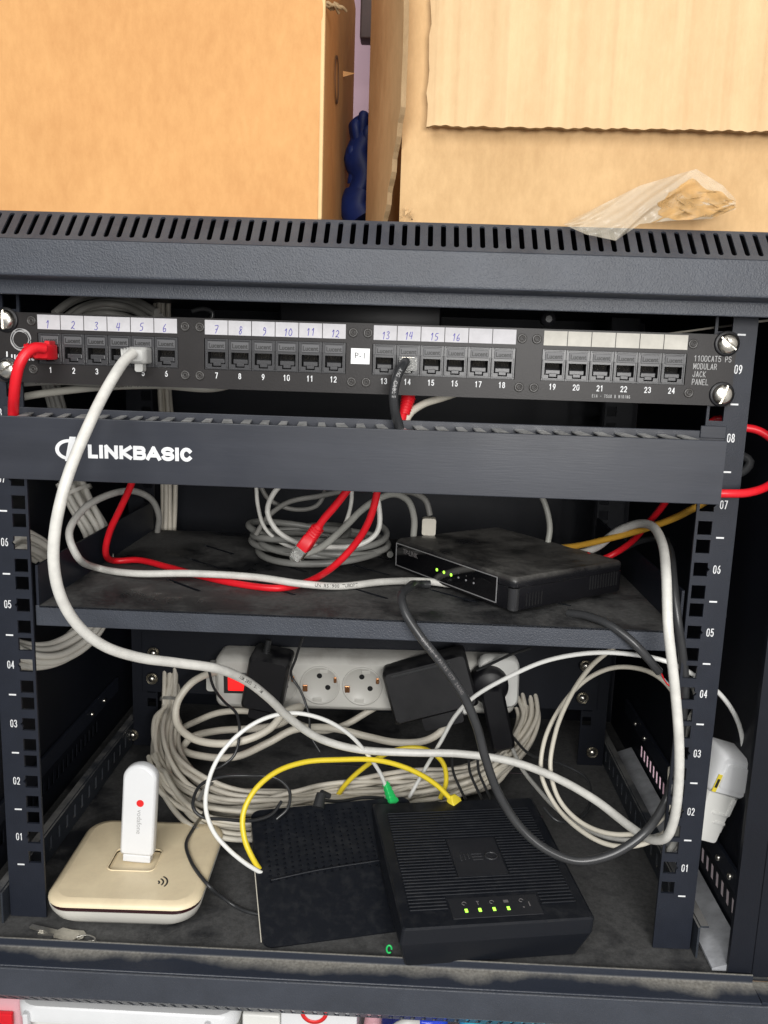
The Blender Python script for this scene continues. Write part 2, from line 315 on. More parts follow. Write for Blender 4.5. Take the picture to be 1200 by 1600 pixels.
    def text(s, body, size, M, sx=1.0, shear=0.0, bold=0.0, depth=0.08, align='CENTER', space=1.0, line=1.0):
        c = bpy.data.curves.new('t', 'FONT'); c.body = body; c.size = size; c.align_x = align; c.align_y = 'CENTER'; c.shear = shear
        c.offset = bold; c.extrude = depth; c.space_character = space; c.space_line = line; c.resolution_u = 3
        o = bpy.data.objects.new('t', c); COL.objects.link(o)
        dg = bpy.context.evaluated_depsgraph_get(); me = o.evaluated_get(dg).to_mesh()
        vs = [(v.co.x*sx, v.co.y, v.co.z) for v in me.vertices]; fs = [list(p.vertices) for p in me.polygons]
        o.evaluated_get(dg).to_mesh_clear(); bpy.data.objects.remove(o); bpy.data.curves.remove(c)
        return s.add(vs, fs, False, M)
    def build(s, name, mats, parent=None, **props):
        if not isinstance(mats, (list, tuple)): mats = [mats]
        n = max(1, len(s.v)); lo = Vector((min(v.x for v in s.v), min(v.y for v in s.v), min(v.z for v in s.v))); hi = Vector((max(v.x for v in s.v), max(v.y for v in s.v), max(v.z for v in s.v)))
        c = Vector(((lo.x+hi.x)/2, (lo.y+hi.y)/2, lo.z))
        me = bpy.data.meshes.new(name); me.from_pydata([((v-c)*MM)[:] for v in s.v], [], s.f)
        for mt_ in mats: me.materials.append(mt_)
        me.polygons.foreach_set('use_smooth', s.sm); me.polygons.foreach_set('material_index', s.mi)
        bb = bmesh.new(); bb.from_mesh(me); bmesh.ops.recalc_face_normals(bb, faces=bb.faces) if props.pop('recalc', True) else None; bb.to_mesh(me); bb.free(); me.update()
        o = bpy.data.objects.new(name, me); COL.objects.link(o)
        o['wx'], o['wy'], o['wz'] = c
        if parent is not None:
            o.parent = parent; pw = Vector((parent['wx'], parent['wy'], parent['wz'])); o.location = (c-pw)*MM
        else: o.location = c*MM
        for k, v_ in props.items(): o[k] = v_
        return o
def thing(name, label, cat, base, group=None):
    o = bpy.data.objects.new(name, None); COL.objects.link(o); o.empty_display_size = 0.01
    b_ = Vector(base); o.location = b_*MM; o['wx'], o['wy'], o['wz'] = b_; o['label'] = label; o['category'] = cat
    if group: o['group'] = group
    return o
def rrect(hx, hy, c, n=6):
    c = min(c, hx*0.999, hy*0.999); out = []
    for (sx_, sy_, a0) in ((1, 1, 0), (-1, 1, 90), (-1, -1, 180), (1, -1, 270)):
        for i in range(n+1):
            a = math.radians(a0+90*i/n); out.append((sx_*(hx-c)+c*math.cos(a), sy_*(hy-c)+c*math.sin(a)))
    return out
def slot(cx, cy, w_, l_, n=6):  # stadium along y
    return [(cx+x, cy+y) for x, y in rrect(w_/2, l_/2, w_/2, n)]
def sq(cx, cy, w_, h_): return [(cx-w_/2, cy-h_/2), (cx+w_/2, cy-h_/2), (cx+w_/2, cy+h_/2), (cx-w_/2, cy+h_/2)]
def spline(pts, step=3.0):
    pts = [Vector(p) for p in pts]
    if len(pts) < 3:
        return [pts[0].lerp(pts[-1], i/8) for i in range(9)]
    Q = [pts[0]*2-pts[1]]+pts+[pts[-1]*2-pts[-2]]; out = []
    for i in range(1, len(Q)-2):
        p0, p1, p2, p3 = Q[i-1:i+3]; L = (p2-p1).length; k = max(2, int(L/step))
        t0 = 0; t1 = t0+max(1e-3, (p1-p0).length)**.5; t2 = t1+max(1e-3, L)**.5; t3 = t2+max(1e-3, (p3-p2).length)**.5
        for j in range(k):
            t = t1+(t2-t1)*j/k
            A1 = p0*((t1-t)/(t1-t0))+p1*((t-t0)/(t1-t0)); A2 = p1*((t2-t)/(t2-t1))+p2*((t-t1)/(t2-t1)); A3 = p2*((t3-t)/(t3-t2))+p3*((t-t2)/(t3-t2))
            B1 = A1*((t2-t)/(t2-t0))+A2*((t-t0)/(t2-t0)); B2 = A2*((t3-t)/(t3-t1))+A3*((t-t1)/(t3-t1))
            out.append(B1*((t2-t)/(t2-t1))+B2*((t-t1)/(t2-t1)))
    out.append(pts[-1]); return out
def frames(path):
    n = len(path); T = []
    for i in range(n):
        d = path[min(i+1, n-1)]-path[max(i-1, 0)]; T.append(d.normalized() if d.length > 1e-9 else Vector((0, 0, 1)))
    a = T[0].orthogonal().normalized(); out = []
    for i in range(n):
        a = (a-T[i]*a.dot(T[i])); a = a.normalized() if a.length > 1e-6 else T[i].orthogonal().normalized()
        out.append((path[i], T[i], a, T[i].cross(a)))
    return out
def pts(L):
    """[(u, v, Y)] seen at depth Y, or (u, v, 'z', Z) lying on a level Z"""
    return [G(q[0], q[1], q[3]) if len(q) == 4 else P(*q) for q in L]
def frame_M(origin, x, y):
    x = Vector(x).normalized(); y = Vector(y); z = x.cross(y).normalized(); y = z.cross(x)
    M = Matrix((x, y, z)).transposed().to_4x4(); M.translation = Vector(origin); return M
FACE = Matrix(((1, 0, 0, 0), (0, 0, -1, 0), (0, 1, 0, 0), (0, 0, 0, 1)))   # local xy -> world xz, local z towards the viewer
def face_at(x, y, z, rot=0): return Matrix.Translation((x, y, z)) @ FACE @ Matrix.Rotation(rot, 4, 'Z')
def cable_print(path, r, s0, body, size, parent, m=None, gap=0.62, name='printed_text'):
    """letters wrapped on the sheath, on the side that faces the room"""
    L = [0]
    for i in range(1, len(path)): L.append(L[-1]+(path[i]-path[i-1]).length)
    fr = frames(path); mb = MB(); s_ = s0*L[-1]
    for ch in body:
        if ch != ' ' and s_ < L[-1]-2:
            k = max(i for i in range(len(L)) if L[i] <= s_); k = min(k, len(path)-2)
            p = path[k].lerp(path[k+1], (s_-L[k])/max(1e-6, L[k+1]-L[k])); t = fr[k][1]
            n_ = (CP-p); n_ = (n_-t*n_.dot(t)).normalized(); u_ = n_.cross(t)
            g = MB(); g.text(ch, size, I4, depth=0.02, bold=0.02)
            vs = [p+t*v.x+(n_*math.cos(v.y/r)+u_*math.sin(v.y/r))*(r+0.05+v.z) for v in g.v]
            mb.add(vs, g.f)
        s_ += size*gap
    if mb.v: mb.build(name, m or BLACKINK, parent)
def cable(name, label, cat, L, r, m_, n=12, group=None, thingy=False, step=3.0, raw=False, parent=None, part='sheath', flat=None):
    pp = spline(L if raw else pts(L), step); mb = MB(); mb.tube(pp, r, n, flat=flat)
    if parent is not None: mb.build(part, m_, parent); return parent, pp
    if thingy:
        t = thing(name, label, cat, pp[0], group); mb.build('sheath', m_, t); return t, pp
    o = mb.build(name, m_); o['label'] = label; o['category'] = cat
    if group: o['group'] = group
    return o, pp

# ------------------------------------------------------------------ block lettering drawn with even strokes
def arc(cx, cy, rx, ry, a0, a1, n=9): return [(cx+rx*math.cos(math.radians(a0+(a1-a0)*i/n)), cy+ry*math.sin(math.radians(a0+(a1-a0)*i/n))) for i in range(n+1)]
GL = {'0': [arc(.5, .72, .5, .28, 0, 180)+arc(.5, .28, .5, .28, 180, 360)+[(1, .72)]], '1': [[(.15, .78), (.55, 1), (.55, 0)]], '2': [arc(.5, .7, .48, .3, 170, -30)+[(.02, 0), (1, 0)]],
 '3': [arc(.48, .76, .46, .24, 160, -80)+arc(.48, .27, .52, .27, 85, -160)], '4': [[(.75, 0), (.75, 1), (0, .3), (1, .3)]], '5': [[(.92, 1), (.15, 1), (.08, .52)]+arc(.48, .32, .5, .32, 125, -155)],
 '6': [[(.72, 1), (.3, .82), (.04, .45)]+arc(.5, .3, .48, .3, 170, 530, 12)], '7': [[(.02, 1), (1, 1), (.35, 0)]], '8': [arc(.5, .76, .42, .24, -90, 270), arc(.5, .27, .5, .27, 90, 450)], '9': [arc(.5, .7, .48, .3, -10, 350, 12)+[(.7, .18), (.28, 0)]],
 'L': [[(.05, 1), (.05, 0), (1, 0)]], 'I': [[(.5, 1), (.5, 0)]], 'N': [[(.05, 0), (.05, 1), (.95, 0), (.95, 1)]], 'K': [[(.05, 0), (.05, 1)], [(1, 1), (.15, .5), (1, 0)]],
 'B': [[(.05, 0), (.05, 1), (.7, 1)]+arc(.7, .76, .22, .24, 90, -90, 5)+[(.05, .52)], arc(.7, .26, .28, .26, 90, -90, 5)+[(.05, 0)]], 'A': [[(0, 0), (.5, 1), (1, 0)], [(.2, .3), (.8, .3)]],
 'S': [arc(.5, .74, .46, .26, 20, 180)+arc(.35, .74, .3, .24, 180, 270, 4)+arc(.62, .26, .36, .25, 90, -20, 6)+arc(.5, .26, .46, .26, -40, -165)], 'C': [arc(.52, .5, .48, .5, 40, 320, 14)],
 'M': [[(0, 0), (0, 1), (.5, .25), (1, 1), (1, 0)]], 'O': [arc(.5, .5, .5, .5, 0, 360, 16)], 'D': [[(.05, 0), (.05, 1), (.5, 1)]+arc(.5, .5, .48, .5, 90, -90, 8)+[(.05, 0)]], 'U': [[(.05, 1), (.05, .3)]+arc(.5, .3, .45, .3, 180, 360, 8)+[(.95, 1)]],
 'R': [[(.05, 0), (.05, 1), (.6, 1)]+arc(.6, .74, .32, .26, 90, -90, 6)+[(.05, .48)], [(.6, .48), (1, 0)]], 'J': [[(.85, 1), (.85, .3)]+arc(.45, .3, .4, .3, 0, -180, 7)], 'P': [[(.05, 0), (.05, 1), (.6, 1)]+arc(.6, .72, .34, .28, 90, -90, 6)+[(.05, .44)]],
 'E': [[(1, 1), (.05, 1), (.05, 0), (1, 0)], [(.05, .52), (.85, .52)]], 'T': [[(0, 1), (1, 1)], [(.5, 1), (.5, 0)]], 'W': [[(0, 1), (.25, 0), (.5, .85), (.75, 0), (1, 1)]], 'G': [arc(.52, .5, .48, .5, 40, 330, 14)+[(1, .45), (.6, .45)]], '-': [[(.2, .45), (.8, .45)]], ' ': []}
def block(mb, body, M, w_, h, sw, gap, z=0.0, align='C'):
    tw = len(body)*w_+(len(body)-1)*gap; x = -tw/2 if align == 'C' else 0
    lay = 0
    for ch in body:
        cw = w_
        for st in GL[ch]:
            pl = [Vector((x+sw/2+q[0]*(cw-sw), -h/2+sw/2+q[1]*(h-sw))) for q in st]
            runs = [[pl[0]]]
            for i in range(1, len(pl)):
                if (pl[i]-pl[i-1]).length < 1e-4: continue
                runs[-1].append(pl[i])
                if i < len(pl)-1:
                    a_ = (pl[i]-pl[i-1]).normalized(); b_ = (pl[i+1]-pl[i])
                    if b_.length > 1e-4 and a_.dot(b_.normalized()) < .35: runs.append([pl[i]])
            for run in runs:
                k = len(run)
                if k < 2: continue
                lay += 1; zz = z+.005*(lay % 9); L_s = []
                for i in range(k):
                    d0 = (run[i]-run[i-1]).normalized() if i else (run[1]-run[0]).normalized(); d1 = (run[i+1]-run[i]).normalized() if i < k-1 else d0
                    p = run[i]
                    if i == 0: p = p-d1*sw*.42
                    if i == k-1: p = p+d0*sw*.42
                    t = (d0+d1).normalized(); n_ = Vector((-t.y, t.x)); c_ = max(.6, n_.dot(Vector((-d1.y, d1.x))))
                    L_s.append((p-n_*sw/2/c_, p+n_*sw/2/c_))
                mb.add([(q.x, q.y, zz) for pr in L_s for q in pr], [[2*i, 2*i+2, 2*i+3, 2*i+1] for i in range(k-1)], False, M)
        x += cw+gap

# ------------------------------------------------------------------ setting
MB().span((-1500, -1500, -520), (1500, 900, -500)).build('floor', GROUND, kind='structure')
MB().span((-900, 620, -500), (900, 640, 1400)).build('wall', PINKWALL, kind='structure')

MB().span((440, -400, -500), (460, 619, 1400)).build('side_wall', mat('white_wall_paint', (.8, .8, .8), .8), kind='structure')

# ------------------------------------------------------------------ rack cabinet
rack = thing('rack_cabinet', 'black steel network cabinet standing open with slotted top edge and numbered rails', 'server rack', (0, 180, -90))
def strip_x(prof, x0, x1, mb):   # extrude a closed yz profile along x
    k = len(prof); mb.add([(x0, y, z) for y, z in prof]+[(x1, y, z) for y, z in prof], [[i, (i+1) % k, k+(i+1) % k, k+i] for i in range(k)]+[list(range(k))[::-1], list(range(k, 2*k))])
def round_prof(P_, rad=1.6, n=3):
    out = []; k = len(P_)
    for i in range(k):
        a, b_, c = Vector(P_[i-1]), Vector(P_[i]), Vector(P_[(i+1) % k]); r_ = min(rad, (a-b_).length*.4, (c-b_).length*.4)
        p0 = b_+(a-b_).normalized()*r_; p1 = b_+(c-b_).normalized()*r_
        out += [tuple(p0*(1-t)**2+b_*2*t*(1-t)+p1*t**2) for t in [j/n for j in range(n+1)]]
    return out
mb = MB()
strip_x(round_prof([(-45, 441), (-45, 419.5), (-27, 418.5), (-27, 409.6), (-25, 409.6), (-25, 421), (-43, 421.5), (-43, 440)], 1.4), -315, 315, mb)
mb.build('top_frame', FRAME, rack)
mb = MB()   # sloping vent strip, one cell per slot
PITCH = 7.72; L_ = 25.8
MS = Matrix.Translation((0, -45, 441)) @ Matrix.Rotation(math.radians(45), 4, 'X')
k0 = -int(310/PITCH)
for i in range(k0, -k0+1):
    cx = i*PITCH+2.0
    mb.plate(sq(cx, L_/2, PITCH, L_), [slot(cx, L_/2+0.6, 3.1, 20.5)], 1.2, M=MS)
mb.build('top_vent_strip', FRAME, rack)
mb = MB(); mb.span((-315, -26.5, 457.2), (315, 400, 459.2)); mb.build('top_panel', FRAME, rack)
mb = MB()   # dark tray below the vents
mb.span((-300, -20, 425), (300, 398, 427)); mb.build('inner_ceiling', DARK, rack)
# bottom frame
mb = MB()
strip_x(round_prof([(-26.5, -40), (-28, -40), (-28, -46.3), (-45, -48), (-45, -69), (-43, -69), (-43, -50), (-26.5, -49)], 1.2), -288, 288, mb)
mb.build('bottom_frame', LEDGE, rack)
mb = MB(); mb.span((-315, -47, -70.2), (315, -45.1, -48.6), 0.7); mb.build('bottom_fascia', FRAME, rack)
for s_ in (1, -1): MB().span((s_*288.2, -44.9, -68), (s_*315, -25, -46.8)).build('bottom_corner', LEDGE, rack)
mb = MB()
MS = Matrix.Translation((0, -45, -70.4)) @ Matrix.Rotation(math.radians(-46), 4, 'X')
for i in range(k0, -k0+1):
    cx = i*PITCH+4.0
    mb.plate(sq(cx, 12.9, PITCH, L_), [slot(cx, 13, 3.1, 20.5)], 1.2, M=MS)
mb.build('bottom_vent_strip', WICKER if False else FRAME, rack)
for u_, v_ in ((664, 1507), (667, 1510), (679, 1504), (683, 1506)):
    q = G(u_, v_, -46.6); mb = MB(); mb.box((q.x, q.y, -46.2), (random.uniform(1, 2.2), random.uniform(1, 2), .9), .3); mb.build('paint_fleck', WPLAS2, rack)
# floor panel with a few slits
mb = MB()
holes = [sq(x, y, 46, 3.2) for x, y in ((-8, 262), (46, 262), (98, 262), (150, 262), (60, 232), (112, 226), (150, 178))]
mb.plate([(-300, -26), (300, -26), (300, 400), (-300, 400)], holes, 1.5, M=Matrix.Translation((0, 0, -44)))
mb.build('floor_panel', FLOORM, rack)
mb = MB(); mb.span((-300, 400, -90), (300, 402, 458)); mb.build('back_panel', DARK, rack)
# side walls with slanted vents low and high
def side(x, s_):
    hs = []
    for zc in (-18.5, 432):
        for y in range(6, 272, 11): hs.append([(y-3.2, zc-6), (y+2.8, zc-6), (y+4.2, zc+6), (y-1.8, zc+6)])
    M = Matrix(((0, 0, s_, x), (1, 0, 0, 0), (0, 1, 0, 0), (0, 0, 0, 1)))
    mb = MB(); mb.plate([(-24, -88), (398, -88), (398, 456), (-24, 456)], hs, .7, M=M); return mb
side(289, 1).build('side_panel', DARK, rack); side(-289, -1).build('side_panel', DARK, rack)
MB().span((-296, -22, -88), (-294, 398, 456)).build('slot_backing', DARK, rack)  # added sheet outside the left slots, blocks light so they stay dark
# inner slotted sill rails and upper angle brackets on each side
for s_ in (1, -1):
    M = Matrix(((0, 0, s_, s_*256), (1, 0, 0, 0), (0, 1, 0, 0), (0, 0, 0, 1)))
    mb = MB(); mb.plate([(-8, -43.5), (345, -43.5), (345, -19), (-8, -19)], [[(y, -36), (y+4.5, -36), (y+5.5, -25), (y+1, -25)] for y in range(5, 335, 17)], 1.5, M=M)
    mb.span((s_*256, -8, -19), (s_*262, 345, -17.5)); mb.build('side_sill', STEEL, rack)
    mb = MB(); mb.span((s_*287.3, 0, -1), (s_*284, 330, 15), .6); mb.build('angle_bracket', POST, rack)
    for y in (18, 42, 250, 285): 
        mb = MB(); mb.lathe([(2.6, 0), (2.4, 1.2), (1.2, 2), (0, 2.1)], (s_*283.9, y, 6), (-s_, 0, 0), 14); mb.build('small_screw', NICKEL, rack)
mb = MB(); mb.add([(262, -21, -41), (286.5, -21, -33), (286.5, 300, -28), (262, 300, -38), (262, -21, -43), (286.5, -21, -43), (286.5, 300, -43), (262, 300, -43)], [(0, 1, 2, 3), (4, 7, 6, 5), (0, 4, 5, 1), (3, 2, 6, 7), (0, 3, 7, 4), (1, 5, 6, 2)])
o = mb.build('grey_strip', GREYSTRIP); o['label'] = 'pale grey rippled strip lying between the right sill rail and cabinet wall'; o['category'] = 'foam strip'  # pale wedge with random grey mottling beside the right wall
# posts
U = 44.45
def post(s_, Y, zt, zb, m_, nums=True):
    hs = []
    for n_ in range(1, 11):
        zc = (n_-.5)*U
        for k in (-1, 0, 1):
            z = zc+k*15.875
            if z+6 > zt: continue
            h = sq(s_*232.5, z, 9.4, 9.4)
            if k == 0:
                e = s_*(232.5+4.7*s_*s_) if False else s_*232.5+s_*4.7
                h = [(s_*227.8, z-4.7), (e, z-4.7), (e, z-1.6), (e+s_*1.5, z), (e, z+1.6), (e, z+4.7), (s_*227.8, z+4.7)]
                if s_ < 0: h = h[::-1]
            hs.append(h)
    out = [(s_*226, zb), (s_*253, zb), (s_*253, zt), (s_*226, zt)]
    if s_ < 0: out = out[::-1]
    mb = MB(); mb.plate(out, hs, 2.0, M=Matrix.Translation((0, Y, 0)) @ FACE)
    mb.span((s_*251, Y+2.1, zb), (s_*252.9, Y+22, zt))
    o = mb.build('front_post' if nums else 'rear_post', m_, rack)
    if nums:
        mb = MB()
        for n_ in range(1, 10):
            zc = (n_-.5)*U
            block(mb, '%02d' % n_, face_at(s_*243.4, Y-0.1, zc+.3), 2.2, 5.8, .62, .55)
            mb.span((s_*243.2-2.6, Y-0.15, zc+U/2-.55), (s_*243.2+2.6, Y-0.02, zc+U/2+.55))
        mb.span((s_*243.2-2.6, Y-0.15, -.55), (s_*243.2+2.6, Y-0.02, .55))
        mb.build('unit_numbers', WPRINT, o)
    return o
post(1, 0, 421, -43, POST); post(-1, 0, 421, -43, POST)
post(1, 285, 424, -43.5, DARK, False); post(-1, 285, 424, -43.5, DARK, False)
for u, v, Y in ((240, 1020, 276), (238, 1060, 276), (208, 1148, 284), (200, 818, 284), (925, 1175, 284), (910, 1090, 276), (915, 1040, 276)):
    p = P(u, v, Y); mb = MB(); mb.lathe([(4.6, 0), (4.4, 1.5), (3.0, 3.6), (1.2, 4.4), (0, 4.5)], p, (0, -1, 0), 18); mb.lathe([(6.2, 1.0), (6.2, 0), (0, 0)], p, (0, -1, 0), 18)
    mb.build('dome_screw', NICKEL, rack)
p = P(1128, 962, 8); mb = MB(); mb.lathe([(3, 0), (2.8, 1.6), (1.4, 2.8), (0, 3)], p, (0.6, -1, 0), 16); mb.build('dome_screw', NICKEL, rack)
# vertical front corner columns behind the fascia
for s_ in (1, -1):
    mb = MB(); mb.span((s_*272, -24, -43.9), (s_*274, -20, 421)); mb.span((s_*274, -24, -43.9), (s_*309, -22, 421)); mb.build('corner_column', DARK, rack)
# fan box under the ceiling and hook hardware, loose thumb screw
mb = MB(); mb.span((-75, 130, 400), (55, 260, 424.8), 2); mb.span((-85, 126, 396.5), (62, 262, 399.8), 1); mb.build('fan_housing', BPLAS, rack)
mb = MB(); p = P(855, 499, 30); mb.lathe([(0, 6), (4.8, 6), (5, 5), (5, 0), (2.4, 0), (2.4, -14)], p, (0, -1, 0), 24); mb.cyl(p+Vector((0, -7, 0)), p+Vector((0, -6, 0)), 2.2); mb.build('thumb_screw', BPLAS, rack)
mb = MB(); mb.tube(spline(pts([(300, 486, 60), (318, 482, 60), (332, 488, 60), (330, 498, 60), (310, 502, 60)])), 1.6); mb.build('cable_hook', BLKC, rack)

# ------------------------------------------------------------------ patch panel
pp_ = thing('patch_bay', 'black 24 port patch panel with hand-numbered white labels across the top of the rack', 'patch panel', (0, -3, 354.5))
PF = -5.0
hs = []
GS = (-204.5, -94.9, 14.6, 123.8); PT = 15.32
for g in GS: hs.append(sq(g+2.5*PT, 376.9, PT*6+0.6, 20.0))
for z in (393.7, 361.95):
    for x in (-232.5, 232.5): hs.append([(x+a, z+b_) for a, b_ in rrect(4.5, 3.2, 3.1, 5)])
mb = MB(); mb.plate([(-239, 354.6), (239, 354.6), (239, 399.6), (-239, 399.6)], hs, 1.6, M=Matrix.Translation((0, PF, 0)) @ FACE)
mb.span((-222, PF+1.7, 397.8), (222, PF+10, 399.4)); mb.span((-222, PF+1.7, 354.8), (222, PF+10, 356.4))
mb.build('face_plate', PANELM, pp_)
# jack prototype at origin facing -y
def jack_mb():
    a = MB(FACE)   # local x right, y up, z towards viewer
    out = sq(0, 0, PT-0.35, 19.6)
    op = [(-5.7, -6.2), (-3.0, -6.2), (-3.0, -8.2), (3.0, -8.2), (3.0, -6.2), (5.7, -6.2), (5.7, 1.4), (-5.7, 1.4)]
    a.plate(out, [op], 1.2)
    a.m = 1
    k = len(op); a.add([(x, y, -1.2) for x, y in op]+[(x, y, -9) for x, y in op], [[i, (i+1) % k, k+(i+1) % k, k+i] for i in range(k)]+[list(range(k, 2*k))])
    a.m = 0
    a.m = 2; a.box((0, 5.6, 0.35), (11.6, 5.2, 0.7), 0.3); a.m = 0
    a.box((0, 9.2, 0.3), (12.6, 0.9, 0.8), 0.2)
    a.box((-6.9, -2.6, 0.25), (0.9, 12.0, 0.5), 0.15); a.box((6.9, -2.6, 0.25), (0.9, 12.0, 0.5), 0.15)
    a.box((0, -9.1, 0.25), (13.5, 0.8, 0.5), 0.15)
    a.box((0, -4.4, -4.2), (9.6, 3.0, 5.0), 0.4)                # tongue
    a.box((0, -6.4, -3.2), (5.0, 2.4, 4.6), 0.3)
    return a
jk = jack_mb().build('jack', [JACKM, HOLE, NAMEBLK], None)
b_ = MB(FACE); b_.text('Lucent', 4.2, Matrix.Translation((0, 5.4, 0.75)), sx=0.88, bold=0.10, depth=0.12); jt = b_.build('raised_name', EMBOSS, None)
b_ = MB(FACE)
for i in range(8):
    x = -3.6+i*1.03; b_.add([(x-.22, 1.3, -1.4), (x+.22, 1.3, -1.4), (x+.22, -2.0, -5.2), (x-.22, -2.0, -5.2)], [(0, 1, 2, 3)])
jp = b_.build('contact_pins', PIN, None)
first = True; jackx = []
for gi, g in enumerate(GS):
    for i in range(6):
        x = g+i*PT; jackx.append(x)
        J, T_, Q = (jk, jt, jp) if first else (jk.copy(), jt.copy(), jp.copy())
        if not first:
            for q in (J, T_, Q): COL.objects.link(q)
        oj = Vector((jk['wx'], jk['wy'], jk['wz'])); c = Vector((x, PF+0.4, 376.9))
        J.parent = pp_; J.location = (c+oj-Vector((0, -3, 354.5)))*MM
        for q in (T_, Q): q.parent = J; q.location = (Vector((q['wx'], q['wy'], q['wz']))-oj)*MM
        first = False
# white label tags with pen numbers
DIG = {'0': [[(.5, 1), (.1, .6), (.2, .1), (.6, 0), (.9, .5), (.5, 1)]], '1': [[(.25, .7), (.6, 1), (.5, 0)]], '2': [[(.1, .8), (.5, 1), (.8, .7), (.4, .3), (.05, .05), (.35, .15), (.9, 0)]],
 '3': [[(.15, .9), (.6, 1), (.8, .8), (.4, .55), (.8, .3), (.5, 0), (.05, .1)]], '4': [[(.35, 1), (.1, .4), (.85, .45)], [(.75, 1), (.6, 0)]], '5': [[(.9, 1), (.3, .95), (.2, .6), (.7, .5), (.6, .1), (.05, .05)]],
 '6': [[(.7, 1), (.2, .5), (.25, .05), (.7, .1), (.7, .45), (.2, .35)]], '7': [[(.1, .95), (.9, 1), (.4, 0)], [(.3, .5), (.75, .55)]], '8': [[(.8, .8), (.45, 1), (.25, .75), (.7, .3), (.4, 0), (.15, .25), (.75, .7)]],
 '9': [[(.8, .75), (.4, 1), (.25, .65), (.75, .65), (.6, .2), (.2, 0)]]}
def pen(mb, body, x, z, Y, h):
    wch = h*0.62; x0 = x-wch*len(body)*0.5
    for i, ch in enumerate(body):
        jx, jz, sh = random.uniform(-.2, .2), random.uniform(-.25, .25), random.uniform(.12, .3)
        for st in DIG[ch]:
            pl = [Vector((x0+i*wch*1.02+(q[0]*0.85+sh*q[1]*.5)*wch+jx, Y, z-h/2+q[1]*h+jz)) for q in st]
            s2 = spline(pl, 0.4) if len(pl) > 2 else [pl[0], pl[1]]
            for a, b2 in zip(s2[:-1], s2[1:]):
                d = (b2-a)
                if d.length < 1e-5: continue
                d.normalize(); n_ = Vector((-d.z, 0, d.x))*0.22; e = d*0.06
                mb.add([a-n_-e, b2-n_+e, b2+n_+e, a+n_-e], [(0, 1, 2, 3)])
LZ = 393.9
for i, x in enumerate(jackx):
    mb = MB(); mb.span((x-PT/2+.25, PF-.35, LZ-4.6), (x+PT/2-.25, PF-.05, LZ+4.6))
    tag_ = mb.build('label_tag', PAPER if i < 18 else PAPER2, pp_)
    if i < 16:
        mb = MB(); pen(mb, str(i+1), x+random.uniform(-.5, 1.2), LZ-1.2+random.uniform(-.4, .4), PF-0.42, 5.0 if i < 9 else 4.6); mb.build('pen_number', INK, tag_)
# port numbers
mb = MB()
for i, x in enumerate(jackx): block(mb, str(i+1), face_at(x, PF-.08, 363.2), 1.9, 3.9, .52, .5)
mb.build('port_numbers', WPRINT, pp_)
mb = MB(); block(mb, 'EIA - T568 B WIRING', face_at(162, PF-.08, 358.3), .95, 2.1, .28, .36); mb.build('wiring_print', GPRINT, pp_)
mb = MB(); [block(mb, t_, face_at(212.8, PF-.08, 384.2-i*4.95), 1.85, 3.8, .36, .34, align='L') for i, t_ in enumerate(('1100CAT5 PS', 'MODULAR', 'JACK', 'PANEL'))]; mb.build('model_print', GPRINT, pp_)
mb = MB(); mb.text('Lucent', 7.4, face_at(-224.6, PF-.08, 371.2), sx=0.92, bold=0.16, depth=0.04); mb.build('maker_print', WPRINT, pp_)
mb = MB()   # brush ring emblem
c = (-223.5, 382.3)
for (r0, ph, wd) in ((6.7, 0, 1.0), (5.5, 1.1, .9), (6.0, 2.3, .8)):
    ring = [Vector((c[0]+(r0+.25*math.sin(2*t+ph))*math.cos(t)*.95, PF-.1, c[1]+(r0+.25*math.sin(3*t+ph))*math.sin(t))) for t in [ph+2*math.pi*i/48*0.98 for i in range(49)]]
    for i, (a, b2) in enumerate(zip(ring[:-1], ring[1:])):
        ca = Vector((c[0], PF-.1, c[1])); na = (a-ca).normalized()*wd*.5; nb = (b2-ca).normalized()*wd*.5
        mb.add([a-na, b2-nb, b2+nb, a+na], [(0, 1, 2, 3)])
mb.build('ring_emblem', GPRINT, pp_)
mb = MB(); mb.span((-7.2, PF-.3, 373.6), (5.0, PF-.05, 383.6), 0.1); stk = mb.build('white_sticker', STICK, pp_)
mb = MB(); mb.text('P-1', 5.4, face_at(-1.1, PF-.36, 378.8), depth=0.03, space=1.1); mb.build('sticker_print', BLACKINK, stk)
for x, z in ((-216, 394.4), (-216, 363.3), (-115.3, 393.9), (-105.7, 393.8), (-115.5, 362.8), (-105.9, 362.8), (-6.1, 393.4), (3.4, 393.4), (-6.5, 362), (3.1, 362), (102.5, 393.1), (112, 393), (102.4, 362.2), (111.9, 362.2), (211.3, 393.2), (211.5, 362.2)):
    mb = MB(); mb.lathe([(3.1, 0), (3.1, .55), (2.7, .8), (1.9, .8), (1.7, .3), (1.5, .3), (1.4, .75), (.8, .75), (.7, -.3), (0, -.3)], (x, PF-.02, z), (0, -1, 0), 24); mb.build('rivet', RING, pp_)
